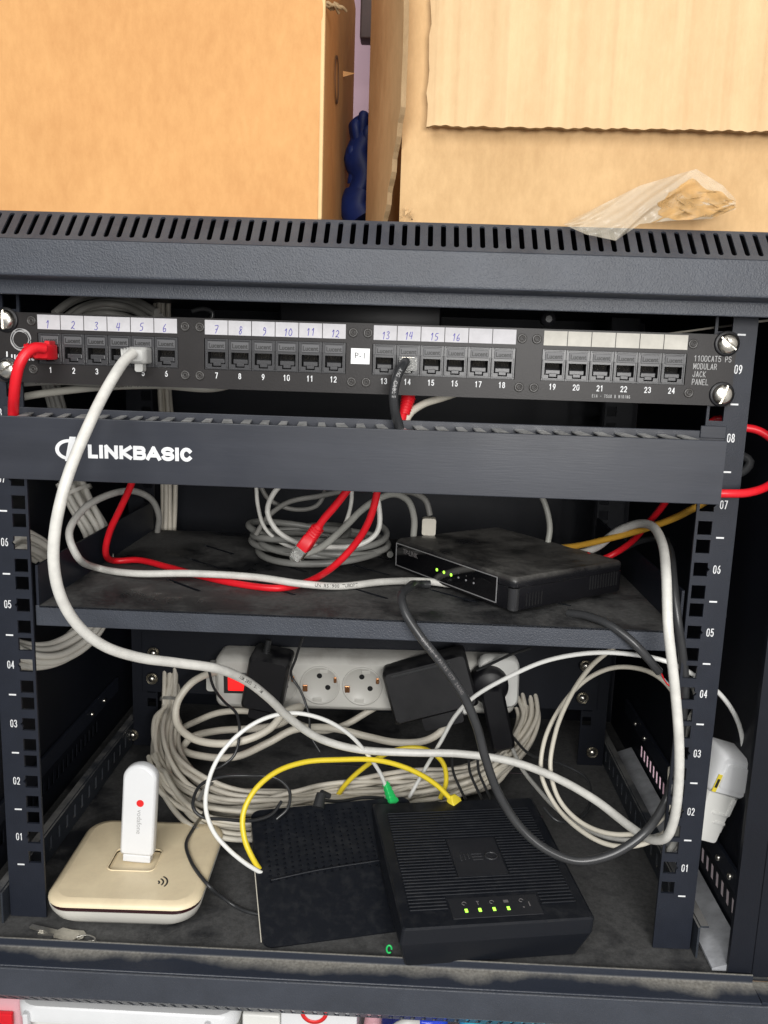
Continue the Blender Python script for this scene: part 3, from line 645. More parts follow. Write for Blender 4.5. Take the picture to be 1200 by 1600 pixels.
def rack_screw(x, z, rot):
    mb = MB(); c = Vector((x, PF, z))
    mb.lathe([(8.0, .1), (8.0, .9), (7.4, 1.3), (5.6, 1.3)], c, (0, -1, 0), 32); wsh = mb.build('washer', BPLAS, pp_)
    mb = MB()
    # slotted pan head: two half domes and the slot floor
    R_ = 6.3
    for sg in (1, -1):
        vs = []; fs = []; prof = [(R_, 1.2), (R_, 3.6), (R_*.93, 4.8), (R_*.72, 5.6), (R_*.4, 6.0), (0.001, 6.1)]
        nn = 16
        for r_, h in prof:
            for i in range(nn+1):
                t = math.pi*i/nn; vs.append((r_*math.cos(t), sg*max(0.62, r_*math.sin(t)), h))
        for k in range(len(prof)-1):
            for i in range(nn): fs.append([k*(nn+1)+i, k*(nn+1)+i+1, (k+1)*(nn+1)+i+1, (k+1)*(nn+1)+i])
        M = Matrix.Translation(c) @ FACE @ Matrix.Rotation(rot, 4, 'Z'); mb.add(vs, fs, True, M)
        n1 = nn+1; wall = [vs[k*n1] for k in range(len(prof))]+[vs[k*n1+nn] for k in range(len(prof))][::-1]
        mb.add(wall, [list(range(len(wall)))], False, M)
    mb.box((0, 0, 2.6), (2*R_*.98, 1.3, 2.8), M=M)
    mb.build('rack_screw', NICKEL, pp_)
rack_screw(-232.5, 394.5, math.radians(88)); rack_screw(-232.5, 362.8, math.radians(35)); rack_screw(232.5, 394.0, math.radians(-38)); rack_screw(232.5, 362.0, math.radians(72))

# ------------------------------------------------------------------ cable organiser
org = thing('cable_organiser', 'long black cable organiser bar with white lettering below the patch panel', 'cable organiser', (0, -20, 294))
mb = MB(); strip_x(round_prof([(-40, 335), (-40, 295.4), (-4, 295.4), (-4, 297), (-38.6, 297), (-38.6, 333.8), (-37, 333.8), (-37, 335)], .5, 2), -226, 226, mb)
mb.build('cover', ORGM, org)
mb = MB(); mb.span((-238, -4, 294), (238, -2, 338.2), 0.4)
mb.build('back_plate', ORGM, org)
mb = MB()   # comb fingers across the top opening, bent and irregular
x = -222
while x < 216:
    l_ = random.uniform(9, 13); tw = random.uniform(-1.5, 2.0)
    mb.add([(x, -5, 335.0), (x+l_*.45, -5, 335.2), (x+l_*.9+tw, -36, 333.6), (x+l_*.25+tw, -36, 333.4), (x, -5, 334.2), (x+l_*.45, -5, 334.4), (x+l_*.9+tw, -36, 332.6), (x+l_*.25+tw, -36, 332.4)],
           [(0, 1, 2, 3), (7, 6, 5, 4), (0, 3, 7, 4), (1, 5, 6, 2), (2, 6, 7, 3), (0, 4, 5, 1)]); x += l_+random.uniform(1.0, 2.2)
mb.build('comb_fingers', mat('highlight_grey_comb', (0.42, 0.42, 0.41), 0.3, var=.5, vscale=160), org)  # pale mottled grey stands in for highlights on the fingers
mb = MB(); mb.span((221.5, -5.4, 333.5), (238, -4.1, 341.5), .4); mb.build('end_flange', ORGM, org)
# logo: round emblem with slanted bar, then wide block letters
mb = MB(); LY = -40.12
cx, cz = -178.6, 315.2
outer = []; inner = []
for i in range(40):
    t = 2*math.pi*i/40; outer.append((cx-1.0+9.0*math.cos(t), cz+6.6*math.sin(t))); inner.append((cx-1.0+6.6*math.cos(t), cz+4.6*math.sin(t)))
k = 40; mb.add([(a, LY, b2) for a, b2 in outer]+[(a, LY, b2) for a, b2 in inner], [[i, (i+1) % k, k+(i+1) % k, k+i] for i in range(k)])
mb.add([(cx-4.0, LY-.05, cz-7.2), (cx-.2, LY-.05, cz-7.2), (cx+3.4, LY-.05, cz+8.2), (cx-.6, LY-.05, cz+8.2)], [(0, 1, 2, 3)])
[block(mb, ch, face_at(xx, LY, 314.7), ww, 8.8, 2.35, 0) for ch, xx, ww in (('L', -164.8, 6.6), ('I', -159.6, 2.4), ('N', -153.2, 9.2), ('K', -144.2, 8.4), ('B', -135.4, 8.6), ('A', -126.6, 9.6), ('S', -117.6, 8.4), ('I', -111.8, 2.4), ('C', -106.0, 8.2))]
mb.build('logo_print', WPRINT, org)

# ------------------------------------------------------------------ shelf
shelf = thing('rack_shelf', 'dusty black steel shelf halfway up the rack below the organiser', 'shelf', (0, 130, 184))
mb = MB()
def dslot(cx, cy, l_=46, w_=3.4, ang=-42):
    c_, s2 = math.cos(math.radians(ang)), math.sin(math.radians(ang)); return [(cx+c_*x-s2*y, cy+s2*x+c_*y) for x, y in rrect(l_/2, w_/2, w_/2, 4)]
hs = [dslot(x, y) for x in (-139, -66.5, 4, 71, 142) for y in (71, 141, 195)]
mb.plate([(-223, 4), (223, 4), (223, 272), (-223, 272)], hs, 1.4, M=Matrix.Translation((0, 0, 199)))
mb.build('shelf_plate', SHELFM, shelf)
mb = MB(); strip_x(round_prof([(4, 199.2), (4, 184.3), (10, 184.3), (10, 185.6), (5.4, 185.6), (5.4, 197.6)], .6, 2), -225.5, 225.5, mb); mb.build('front_lip', FRAME, shelf)
for s_ in (1, -1): MB().span((s_*223.2, 4.5, 185), (s_*225, 272, 228)).build('side_flange', POST, shelf)

# ------------------------------------------------------------------ power strip on rear bar
bar = MB(); bar.span((-241, 281, 20), (241, 283.5, 98), .5); bar.build('rear_mounting_plate', DARK, rack)
ps = thing('power_strip', 'white socket strip with a glowing red switch at the back of the rack', 'power strip', (0, 265, 16))
pL = P(340, 1058, 262); pR = P(803, 1070, 262); xa = (pR-pL); Lps = xa.length; cps = (pL+pR)/2
MP = frame_M(cps, xa, (0, 0, 1))   # local x along, y up, z towards viewer
hh = 28.5
mb = MB(); mb.rr([(-17, Lps/2, hh, 9), (8, Lps/2, hh, 9), (13, Lps/2-2, hh-3.5, 8), (14.4, Lps/2-4.5, hh-6, 7)], M=MP, n=5); mb.build('strip_body', STRIPM, ps)
mb = MB(); mb.rr([(-12, 6, 14, 3, -Lps/2-5, 0), (4, 6, 14, 3, -Lps/2-5, 0)], M=MP); mb.build('mounting_ear', STRIPM, ps)
def strip_xy(u, v):
    d = CR*((u-600)/FPX)+CU*((800-v)/FPX)+CF; inv = MP.inverted(); o_ = inv @ CP; dd = inv.to_3x3() @ d
    t = (14.5-o_.z)/dd.z; return o_+dd*t
a = strip_xy(350, 1045); b2 = strip_xy(400, 1082)
mb = MB(); mb.box((a.x+15, 0, 14.6), (31, 22, 2.2), .8, M=MP); mb.build('switch_bezel', BLKC, ps)
mb = MB(); mb.box((a.x+16, 0, 15.6), (24, 15.5, 3.0), 1.0, M=MP); sw = mb.build('rocker_switch', REDSW, ps)
mb = MB(); mb.box((a.x+20, 3.2, 17.3), (6, 3.0, 1.0), .4, M=MP); mb.build('neon_lamp', AMBERG, sw)
s1 = strip_xy(500, 1069); s2_ = strip_xy(566, 1071); pit = s2_.x-s1.x
for k in (-1, 0, 1, 2, 3, 4):
    cx = s1.x+pit*k
    if cx > Lps/2-16: continue
    so = MB()
    so.lathe([(20.5, 14.45), (20.5, 15.4), (19.2, 15.9), (18.4, 15.2), (18.0, 14.7), (0, 14.6)], (cx, 0, 0), (0, 0, 1), 36, M=MP)
    so.box((cx-3, -15.2, 15.3), (9, 4, 1.4), .5, M=MP); so.box((cx+4, 15.2, 15.3), (9, 4, 1.4), .5, M=MP)
    sk = so.build('socket', SOCK, ps)
    hb = MB()
    for t in (112, -68+0): 
        pass
    for dx, dy in ((-.5, 10.2), (8.0, -2.0)):
        hb.cyl((cx+dx, dy, 15.0), (cx+dx, dy, 15.25), 2.7, M=MP)
    hb.build('pin_holes', HOLE, sk)
    MB().box((cx-15.0, -3.0, 16.0), (5, 7, 2), .6, M=MP).build('earth_clip', COPPER, sk); MB().box((cx+15.5, 6.5, 16.0), (3, 6, 2), .6, M=MP).build('earth_clip', COPPER, sk)

# mains adapters and plugs
ad = thing('power_adapter', 'tall black adapter with a side label plugged in beside the red switch', 'power adapter', P(430, 1100, 235))
M = frame_M(P(418, 1062, 232), (0.985, 0, -0.17), (0.17, 0, 0.985))
mb = MB(); mb.rr([(-22, 20, 28, 5), (14, 20, 28, 5), (18, 17.5, 25, 5)], M=M, n=4)
mb.rr([(-12, 11, 10, 3, -1, -30), (8, 11, 10, 3, -1, -30)], M=M, n=3)
mb.build('adapter_body', BPLAS, ad)
mb = MB(M); mb.add([(20.15, -20, -14), (20.15, 20, -14), (20.15, 20, 12), (20.15, -20, 12)], [(0, 1, 2, 3)])
mb.build('rating_label', mat('grey_rating_label', (.17, .17, .18), .5, var=.3, vscale=400), ad)
mb = MB()
for i in range(7): mb.cyl((-6, 24+i*2.2, 2), (-6, 25.3+i*2.2, 2), 4.6-.25*i, n=14, M=M)
mb.cyl((-6, 23, 2), (-6, 42, 2), 3.0, n=14, M=M); mb.build('strain_relief', BLKC, ad)
ad = thing('power_adapter', 'large square black adapter hanging tilted over the strip sockets', 'power adapter', P(670, 1120, 225))
M = frame_M(P(672, 1072, 226), (0.955, 0.02, 0.29), (-0.26, 0.12, 0.955))
mb = MB(); mb.rr([(-24, 42, 27, 4), (10, 42, 27, 4), (14, 39.5, 24.5, 4)], M=M, n=4); mb.rr([(-20, 22, 12, 3, 4, -29), (6, 20, 12, 3, 4, -29)], M=M, n=3); mb.build('adapter_body', BPLAS, ad)
mb = MB(M); mb.box((-4, 21.2, 13.6), (60, 2.4, 1.6), .5); mb.build('edge_trim', BLKC, ad)
ad = thing('power_plug', 'black angled plug hanging at the right end of the socket strip', 'power plug', P(775, 1160, 235))
M = frame_M(P(775, 1112, 228), (0.97, 0, 0.25), (-0.25, 0, 0.97))
mb = MB(); mb.rr([(-14, 11.5, 33, 5, 0, -4), (10, 11.5, 33, 5, 0, -4), (13, 9, 30, 5, 0, -4)], M=M, n=4); mb.build('plug_body', BPLAS, ad)
p = P(764, 1066, 236); mb = MB(); mb.lathe([(0, 16), (15, 16), (18, 13), (19, 0), (19, -6)], p, (0, -1, 0), 28); mb.build('plug_disc', BPLAS, ad)
ad = thing('schuko_plug', 'white rectangular mains plug with grip at the end of the socket strip', 'mains plug', P(780, 1095, 240))
M = frame_M(P(778, 1062, 243), (1, 0, 0.03), (-0.03, 0, 1))
mb = MB(); mb.rr([(-4, 20, 26, 9), (8, 20, 26, 9), (10, 18, 24, 8)], M=M, n=4); mb.build('plug_body', WPLAS, ad)
ad, pth = cable('extension_cord', 'thick cream cord looping beneath the socket strip', 'power cord', [(345, 1050, 258), (325, 1053, 240), (298, 1068, 225), (277, 1098, 215), (276, 1128, 205), (298, 1152, 190), (340, 1162, 180), (385, 1156, 180), (422, 1138, 190), (446, 1112, 205), (470, 1105, 225), (440, 1130, 235), (400, 1138, 245), (340, 1142, 250), (300, 1152, 250), (286, 1170, 235), (320, 1182, 215), (370, 1182, 205), (420, 1160, 205), (460, 1140, 215), (520, 1138, 230), (570, 1150, 230), (620, 1160, 225), (665, 1157, 220), (690, 1142, 220), (703, 1118, 235)], 3.7, WARMC, thingy=True)
mb = MB(); M = frame_M(P(712, 1100, 238), (1, 0, .3), (-.3, 0, 1)); mb.rr([(-8, 17, 11, 5), (6, 17, 11, 5), (9, 14, 8, 4)], M=M, n=4); mb.build('plug', WPLAS, ad)
cable('extension_cord', 'cream cord running level behind the looped cord at the back', 'power cord', [(255, 1152, 292), (300, 1130, 276), (345, 1113, 268), (400, 1112, 266), (450, 1124, 266), (500, 1142, 262), (540, 1132, 262), (575, 1112, 266), (596, 1100, 268)], 3.4, WARMC)

# ------------------------------------------------------------------ beige bundles
def bundle(label, center, n_, r, m_, spread, group=None, cat='cable bundle', jit=0.35, ties=(), tiemat=None):
    """center: list of (point, (a, b)) ; every strand keeps its own offset in the section"""
    offs = []
    rad = math.sqrt(n_)*r*1.08
    for i in range(n_):
        q = math.sqrt((i+.5)/n_)*rad; t = i*2.39996; offs.append((q*math.cos(t), q*math.sin(t)))
    t_ = thing('cable_bundle', label, cat, center[0], group)
    base = spline(center, 14); fr = frames(base)
    for i, (ox, oy) in enumerate(offs):
        ph = random.uniform(0, 6.28); line = []
        for k, (p, t, a, b_) in enumerate(fr):
            s_ = spread(k/len(fr)); wob = jit*r*s_
            line.append(p+a*(ox*s_+wob*math.sin(k*.55+ph))+b_*(oy*s_+wob*math.cos(k*.47+ph*1.7)))
        mb = MB(); mb.tube(spline(line, 4), r, 8); mb.build('cable', m_, t_)
    for tt in ties:
        k = int(tt*(len(fr)-1)); p, t, a, b_ = fr[k]; R2 = rad*spread(k/len(fr))+r*1.1
        ring = [p+(a*math.cos(q)+b_*math.sin(q))*R2 for q in [2*math.pi*i/20 for i in range(21)]]
        vs = [q+t*e for q in ring for e in (-1.6, 1.6)]; vs2 = [p+(q-p)*1.07+t*e for q in ring for e in (-1.6, 1.6)]
        fs = [[2*i, 2*i+1, 2*i+3, 2*i+2] for i in range(20)]
        mb = MB(); mb.add(vs2, fs, True); mb.add(vs, fs, True); mb.build('cable_tie', tiemat or m_, t_)
    return t_
bundle('bundle of seven upright grey cables tied by the left rear post', pts([(252, 470, 300), (256, 600, 300), (262, 700, 300), (264, 790, 300), (262, 860, 300), (256, 960, 298), (254, 1010, 297)]), 7, 2.7, BEIGEC, lambda t: 1.0, ties=(.47,))
bundle('fan of beige cables dropping below the white strip and running along the cabinet floor', pts([(270, 1040, 292), (268, 1075, 280), (264, 1110, 268), (258, 1150, 240), (268, 1200, 195), (300, 1240, 155), (355, 1262, 140), (420, 1262, 150), (490, 1250, 165), (560, 1240, 175), (640, 1232, 185), (710, 1225, 195), (765, 1205, 215), (805, 1165, 245), (825, 1120, 275), (820, 1085, 290)]), 24, 2.35, BEIGEC, lambda t: 0.62 if t < .12 else (1.2 if t < .45 else 1.05 if t < .8 else .8), jit=1.5, ties=(.1, .36), tiemat=DULLC)
bundle('loose beige cables fanning over the cabinet floor behind the modems', pts([(238, 1190, 200), (262, 1235, 150), (330, 1283, 105), (400, 1292, 110), (470, 1280, 130), (560, 1265, 150), (660, 1240, 175), (740, 1222, 190), (790, 1190, 220)]), 8, 2.4, WARMC, lambda t: 1.5 if .1 < t < .8 else 1.0, jit=1.2)
bundle('grey cables coiled upright at the left wall beside the front post', pts([(108, 748, 175), (128, 790, 172), (150, 830, 168), (168, 900, 152), (150, 970, 130), (105, 1012, 95), (55, 1026, 62), (5, 1010, 44), (-18, 950, 42), (-5, 880, 48), (25, 845, 60), (70, 868, 90)]), 10, 2.9, mat('grey_bundle_cable', (0.56, 0.54, 0.49), .45, var=.08), lambda t: 1.1 if t < .3 else 1.0, ties=(.07,), jit=.6)
bundle('grey cables arching behind the top of the patch panel at the left', pts([(90, 505, 60), (120, 482, 75), (160, 472, 90), (205, 478, 95), (245, 500, 80)]), 7, 2.6, DULLC, lambda t: 1.1)
gl, pth = cable('network_cable', 'grey cable with printed lettering passing just under the patch panel', 'network cable', [(-10, 640, 40), (30, 622, 30), (90, 612, 25), (170, 604, 22), (250, 602, 24), (330, 607, 30), (380, 596, 45)], 2.7, mat('under_panel_cable', (.36, .35, .31), .45), thingy=True)
cable_print(pth, 2.7, .50, '4PR 24AWG AMP E0173 UL', 3.2, gl)
gl, pth = cable('network_cable', 'grey cable stretched straight below the first ports of the patch panel', 'network cable', [(-10, 605, 14), (45, 598, 12), (100, 596, 12), (160, 600, 14), (230, 596, 30)], 2.5, DULLC, thingy=True)
cable_print(pth, 2.5, .30, 'EC VERIFIED E0173', 3.2, gl)
bundle('short knot of grey cables seen between panel and organiser at the left', pts([(70, 580, 110), (80, 610, 115), (92, 650, 120), (96, 700, 130), (106, 750, 150)]), 5, 2.6, DULLC, lambda t: 1.0)

# ------------------------------------------------------------------ shelf cables
wc_, pth = cable('network_cable', 'off-white cable laid across the shelf in front of the coil', 'network cable', [(246, 832, 262), (248, 805, 225), (236, 780, 190), (205, 767, 150), (165, 775, 115), (128, 798, 80), (108, 835, 54), (120, 868, 52), (155, 888, 'z', 203), (210, 896, 'z', 204.5), (300, 896, 'z', 207.5), (400, 902, 'z', 208), (470, 912, 'z', 207), (530, 916, 'z', 203), (600, 909, 'z', 203), (660, 908, 'z', 203), (720, 915, 'z', 203)], 2.9, GREYC, thingy=True)
cable_print(pth, 2.9, .80, 'UN RS1900 TUROFT', 3.6, wc_)
rc, pth = cable('network_cable', 'red cable running down and along the shelf then up behind the organiser', 'network cable', [(212, 735, 70), (203, 762, 75), (188, 795, 82), (171, 832, 90), (165, 862, 96), (178, 876, 'z', 203.5), (215, 875, 'z', 204), (262, 886, 'z', 203.5), (310, 899, 'z', 202), (370, 912, 'z', 202), (435, 919, 'z', 202), (475, 911, 'z', 203), (520, 886, 55), (555, 850, 50), (576, 815, 40), (588, 775, 32), (592, 740, 28)], 2.7, REDC)
# coil of grey cable lying on the shelf
coil = thing('cable_coil', 'coil of dull grey cable lying on the shelf behind the red one', 'cable', G(480, 850, 201))
c0 = G(486, 884, 203); line = []
for i in range(0, 150):
    t = i/24*2*math.pi*0.98; k = i/150
    rx = 53+8*math.sin(t*.37+1)+(4*math.sin(i*.05)); ry = 44+10*math.sin(t*.29)
    rx += 7*math.sin(t*.61+2); ry += 9*math.sin(t*.53)
    line.append(Vector((c0.x+rx*math.cos(t)+9*math.sin(t*.17), c0.y+40+ry*math.sin(t)+5*math.sin(t*.31), 206+k*20+(5*k+1.5)*math.sin(t*1.3+k))))
line = pts([(778, 880, 90)])*0+line
mb = MB(); mb.tube(spline(line, 5), 3.0, 10); mb.build('sheath', mat('coil_cable', (0.24, 0.24, 0.225), .4, var=.1), coil)
gc = 'thin grey patch leads drooping behind the shelf coil'
cable('patch_lead', 'thin grey lead falling in a loop left of the hanging red plug', 'patch lead', [(400, 750, 120), (403, 790, 122), (414, 825, 125), (440, 848, 125), (470, 858, 122), (505, 850, 118), (535, 825, 115), (548, 790, 112), (550, 755, 110)], 1.7, GREYC, n=8, group=gc)
cable('patch_lead', 'wider grey lead curving around the hanging red plug', 'patch lead', [(450, 745, 100), (425, 775, 100), (418, 800, 100), (432, 828, 100), (465, 848, 98), (520, 855, 96), (565, 850, 96), (590, 830, 100), (592, 790, 105), (580, 750, 108)], 2.2, GREYC, n=8, group=gc)
cable('patch_lead', 'grey lead slanting up to the right across the coil', 'patch lead', [(400, 835, 130), (418, 808, 128), (450, 785, 125), (500, 775, 120), (540, 766, 115), (590, 750, 110)], 2.2, DULLC, n=8, group=gc)
cable('patch_lead', 'dark grey lead looping low over the top of the coil', 'patch lead', [(405, 755, 150), (420, 780, 150), (460, 796, 150), (495, 790, 150), (508, 765, 150), (506, 745, 150)], 2.0, DULLC, n=8, group=gc)
cable('network_cable', 'grey cable arching down into the back of the shelf switch', 'network cable', [(455, 872, 75), (500, 856, 90), (540, 822, 108), (565, 797, 120), (590, 780, 130), (615, 772, 140), (638, 783, 150), (647, 810, 155), (646, 838, 158)], 2.9, mat('switch_lead', (.36, .36, .33), .45), n=10)
gl, _ = cable('network_cable', 'dark grey cable with a boot plugged in behind the shelf switch', 'network cable', [(618, 768, 150), (645, 770, 160), (665, 782, 165), (672, 805, 165)], 2.7, DULLC, thingy=True, n=10)
M = frame_M(P(670, 822, 164), (1, 0, 0), (0, 0, 1)); mb = MB(); mb.rr([(-5, 6, 7.5, 2), (5, 6, 7.5, 2)], M=M, n=3); mb.build('boot', WARMC, gl)
cable('network_cable', 'single grey cable dropping behind the right end of the switch', 'network cable', [(842, 765, 160), (854, 795, 160), (859, 825, 155), (854, 858, 150)], 2.6, mat('drop_lead', (.33, .33, .30), .45), n=10)
rc, pth = cable('patch_cable', 'red patch cable with loose plug hanging over the coil', 'patch cable', [(560, 735, 45), (545, 762, 48), (524, 790, 50), (505, 812, 52), (497, 824, 53)], 2.9, REDC, thingy=True)
d = (pth[-1]-pth[-4]).normalized(); M = frame_M(pth[-1], d.cross(Vector((0, 1, 0))), (0, 1, 0)); M = Matrix.Translation(pth[-1]) @ d.to_track_quat('Z', 'Y').to_matrix().to_4x4()
mb = MB(M); mb.rr([(-2, 3.2, 3.2, 2.4), (2, 4, 4, 3), (9, 4.6, 4.4, 2), (10, 6, 4.6, 1.6), (20, 6.2, 4.8, 1.6)], n=4)
for i in range(4): mb.rr([(0.5+i*2.2, 4.7, 4.6, 2.4), (1.6+i*2.2, 4.8, 4.7, 2.4)], n=4)
mb.build('boot', REDC, rc)
mb = MB(M); mb.rr([(17, 5.8, 4.0, .6), (30, 5.8, 4.0, .6)], n=2); mb.box((0, 5.2, 24), (4.6, .8, 12), .2); mb.build('clear_plug', CLEAR, rc)
mb = MB(M)
for i in range(8): mb.box((-3.6+i*1.03, -4.1, 26), (.4, .4, 6))
mb.build('contact_pins', PIN, rc)

# ------------------------------------------------------------------ network switch on shelf
sA, sB = Vector((25.6, 139, 0)), Vector((108.5, 25, 0)); ux = (sB-sA).normalized(); uy = Vector((-ux.y, ux.x, 0))
SWL = (sB-sA).length+8; SWD = 117
cs = (sA+sB)/2+uy*SWD/2; M = frame_M((cs.x, cs.y, 202.4), ux, uy)
swt = thing('network_switch', 'small black desktop network switch with three green lights on the shelf', 'network switch', (cs.x, cs.y, 200.5))
mb = MB(M); mb.rr([(0, SWL/2-1.5, SWD/2-1.5, 5), (1.5, SWL/2, SWD/2, 5), (17, SWL/2, SWD/2, 5)], n=4); mb.build('switch_case', BPLAS, swt)
mb = MB(M); mb.rr([(17.3, SWL/2-.6, SWD/2-.6, 4.8), (21.5, SWL/2, SWD/2, 5), (24, SWL/2-.7, SWD/2-.7, 5), (25, SWL/2-2.2, SWD/2-2.2, 4.5)], n=4); mb.build('top_cover', SWTOP, swt)
FM = M @ Matrix.Translation((0, -SWD/2, 12.5)) @ FACE
mb = MB(FM); mb.box((-6, 0, 0.35), (SWL-22, 19.0, .9), .3); fp = mb.build('front_window', GLOSS, swt)
mb = MB(FM); a, b2 = (SWL-22)/2, 9.5
for c, d in (((-6, b2, .9), (2*a, .7, .5)), ((-6, -b2, .9), (2*a, .7, .5)), ((-6-a, 0, .9), (.7, 2*b2, .5)), ((-6+a, 0, .9), (.7, 2*b2, .5))): mb.box(c, d)
mb.build('silver_trim', SILVER, fp)
mb = MB(FM); mb.text('TP-LINK', 6.0, Matrix.Translation((-6-a+20, 4.2, .86)), sx=.95, bold=.06, depth=.04); mb.build('maker_print', DIMPRINT, fp)
for i in range(6):
    mb = MB(FM); mb.cyl((-13+i*9.0, -1.0, .5), (-13+i*9.0, -1.0, 1.1), 1.25 if i < 3 else .8, n=14); mb.build('indicator_light', LED if i < 3 else LEDOFF, fp)
mb = MB(FM)
for i in range(3): mb.text(('1', '2', '3', '4', '5')[i+2], 2.0, Matrix.Translation((14+i*9.0, 2.4, .86)), depth=.03)
mb.build('port_marks', DIMPRINT, fp)
SM = M @ Matrix.Translation((SWL/2, 0, 0)) @ Matrix.Rotation(math.radians(90), 4, 'Z') @ FACE
mb = MB(SM)
for i in range(6): mb.box((-SWD/2+13+i*3.0, 7.5, .1), (.9, 9.5, .5))
mb.build('side_vents', HOLE, swt); mb = MB(SM)
for i in range(11): mb.box((SWD/2-38+i*3.0, 12, .1), (1.1, 11, .5))
mb.build('side_vents', HOLE, swt)
mb = MB(M); mb.cyl((SWL/2-3.4, -SWD/2+3.4, 1), (SWL/2-3.4, -SWD/2+3.4, 17), 4.2, n=20); mb.build('corner_edge', mat('corner_gloss', (.03, .03, .032), .2), swt)
mb = MB(M)
for sx_ in (-1, 1):
    for sy_ in (-1, 1): mb.cyl((sx_*(SWL/2-10), sy_*(SWD/2-10), -2.2), (sx_*(SWL/2-10), sy_*(SWD/2-10), 0), 4, n=14)
mb.build('rubber_foot', BLKC, swt)

cable('network_cable', 'amber yellow cable rising from behind the switch to the right post', 'network cable', [(868, 856, 150), (900, 853, 130), (950, 842, 105), (1005, 827, 80), (1050, 811, 55), (1088, 792, 30), (1110, 780, 22)], 2.6, ORAC)
cable('network_cable', 'red cable entering the back right corner of the switch', 'network cable', [(1052, 765, 60), (1032, 795, 75), (1005, 826, 95), (985, 848, 112), (960, 865, 120), (938, 874, 118), (918, 868, 112)], 2.6, REDC)
cable('network_cable', 'dark cable tucked under the white one behind the switch', 'network cable', [(960, 866, 135), (1000, 846, 125), (1030, 842, 110), (1050, 865, 70)], 2.4, BLKC)

# ------------------------------------------------------------------ front cables
tc_, pth = cable('patch_cable', 'long thick pale grey patch cable plugged into port five and looping down the left', 'patch cable',
    [(208, 552, -26), (196, 562, -34), (180, 585, -48), (160, 620, -62), (137, 668, -78), (114, 722, -90), (97, 775, -96), (86, 830, -98), (84, 880, -96), (94, 930, -92), (120, 975, -84), (162, 1009, -70), (216, 1027, -52), (280, 1036, -30), (340, 1045, -8), (385, 1064, 20), (420, 1091, 45), (457, 1126, 72), (502, 1155, 92), (560, 1171, 105), (640, 1176, 112), (720, 1178, 110), (800, 1190, 98), (870, 1216, 80), (930, 1250, 58), (985, 1292, 32), (1016, 1311, 10), (1040, 1309, -6), (1052, 1285, -14), (1060, 1230, -22), (1061, 1160, -28), (1054, 1070, -30), (1044, 980, -28), (1041, 900, -10), (1035, 850, 25), (1020, 823, 55), (1000, 818, 75), (965, 830, 100), (930, 856, 125), (905, 864, 135), (880, 860, 140)],
    3.3, GREYC, thingy=True, n=16)
cable_print(pth, 3.3, .285, 'AWM 2835 10-11AM', 3.6, tc_)
# right angled boot and plug in port five
x5 = jackx[4]; M = Matrix.Translation((x5, PF, 374.5)) @ FACE
mb = MB(M)
mb.rr([(0.8, 6.0, 5.2, 1.5), (9, 6.1, 5.4, 1.8), (13, 6.0, 5.0, 2.4), (15.0, 4.4, 3.6, 2.4)], n=4)
mb.cyl((2, .6, 9.5), (-9.5, -.6, 13.5), 5.0, 3.9, n=22)
for i in range(4):
    a_ = Vector((-3.2-i*1.75, .1-.18*i, 11.2+i*.62)); mb.cyl(a_, a_+Vector((-1.2, -.1, .4)), 5.2-.24*i, n=22)
mb.rr([(2, 2.6, 3.0, 1.2, 0, -7.4), (9, 2.6, 3.0, 1.4, 0, -7.4)], n=3)
mb.build('boot', GREYP, tc_)
mb = MB(M); mb.rr([(-6, 5.4, 4.2, .5), (1.5, 5.4, 4.2, .5)], n=2); mb.build('clear_plug', CLEAR, tc_)

rc, pth = cable('patch_cable', 'red patch cable plugged into port one and bending down at the far left', 'patch cable', [(70, 544, -22), (56, 543, -26), (42, 551, -30), (31, 568, -32), (25, 592, -31), (22, 620, -27), (21, 648, -18), (22, 690, -16)], 3.4, REDC, thingy=True, n=16)
x1 = jackx[0]; M = Matrix.Translation((x1-.5, PF, 374.8)) @ FACE
mb = MB(M); mb.rr([(.6, 5.6, 4.8, 1.2), (11, 5.8, 5.0, 1.6), (14, 4.6, 4.0, 1.8)], n=4)
mb.cyl((-2, .2, 9), (-11, .6, 12.5), 4.9, 4.0, n=18)
for i in range(3): mb.cyl((-4.5-i*2.0, .3+.1*i, 10.0+i*.8), (-5.5-i*2.0, .35+.1*i, 10.4+i*.8), 5.2-.2*i, n=18)
mb.rr([(2, 1.6, 2.2, .8, 3.4, 5), (11, 1.6, 2.0, .8, 3.4, 5)], n=3)
mb.build('boot', REDC, rc)
bc, pth = cable('patch_cable', 'short black patch cable plugged into port fourteen and dropping into the organiser', 'patch cable', [(634, 566, -14), (629, 572, -22), (620, 590, -28), (615, 615, -30), (617, 642, -27), (624, 668, -22), (630, 700, -20)], 3.1, BLKC, thingy=True, n=14)
x14 = jackx[13]; M = Matrix.Translation((x14, PF, 374.6)) @ FACE
mb = MB(M); mb.rr([(-6, 5.7, 4.1, .5), (6.5, 5.7, 4.1, .5)], n=2); mb.box((0, -5.0, 6), (4.4, 1.0, 12), .2); mb.build('clear_plug', CLEAR, bc)
mb = MB(M)
for i in range(8): mb.box((-3.6+i*1.03, 4.2, 3), (.4, .3, 5))
mb.build('contact_pins', PIN, bc)
cable_print(pth, 3.1, .22, 'AWG CABLE', 3.2, bc, m=GPRINT)
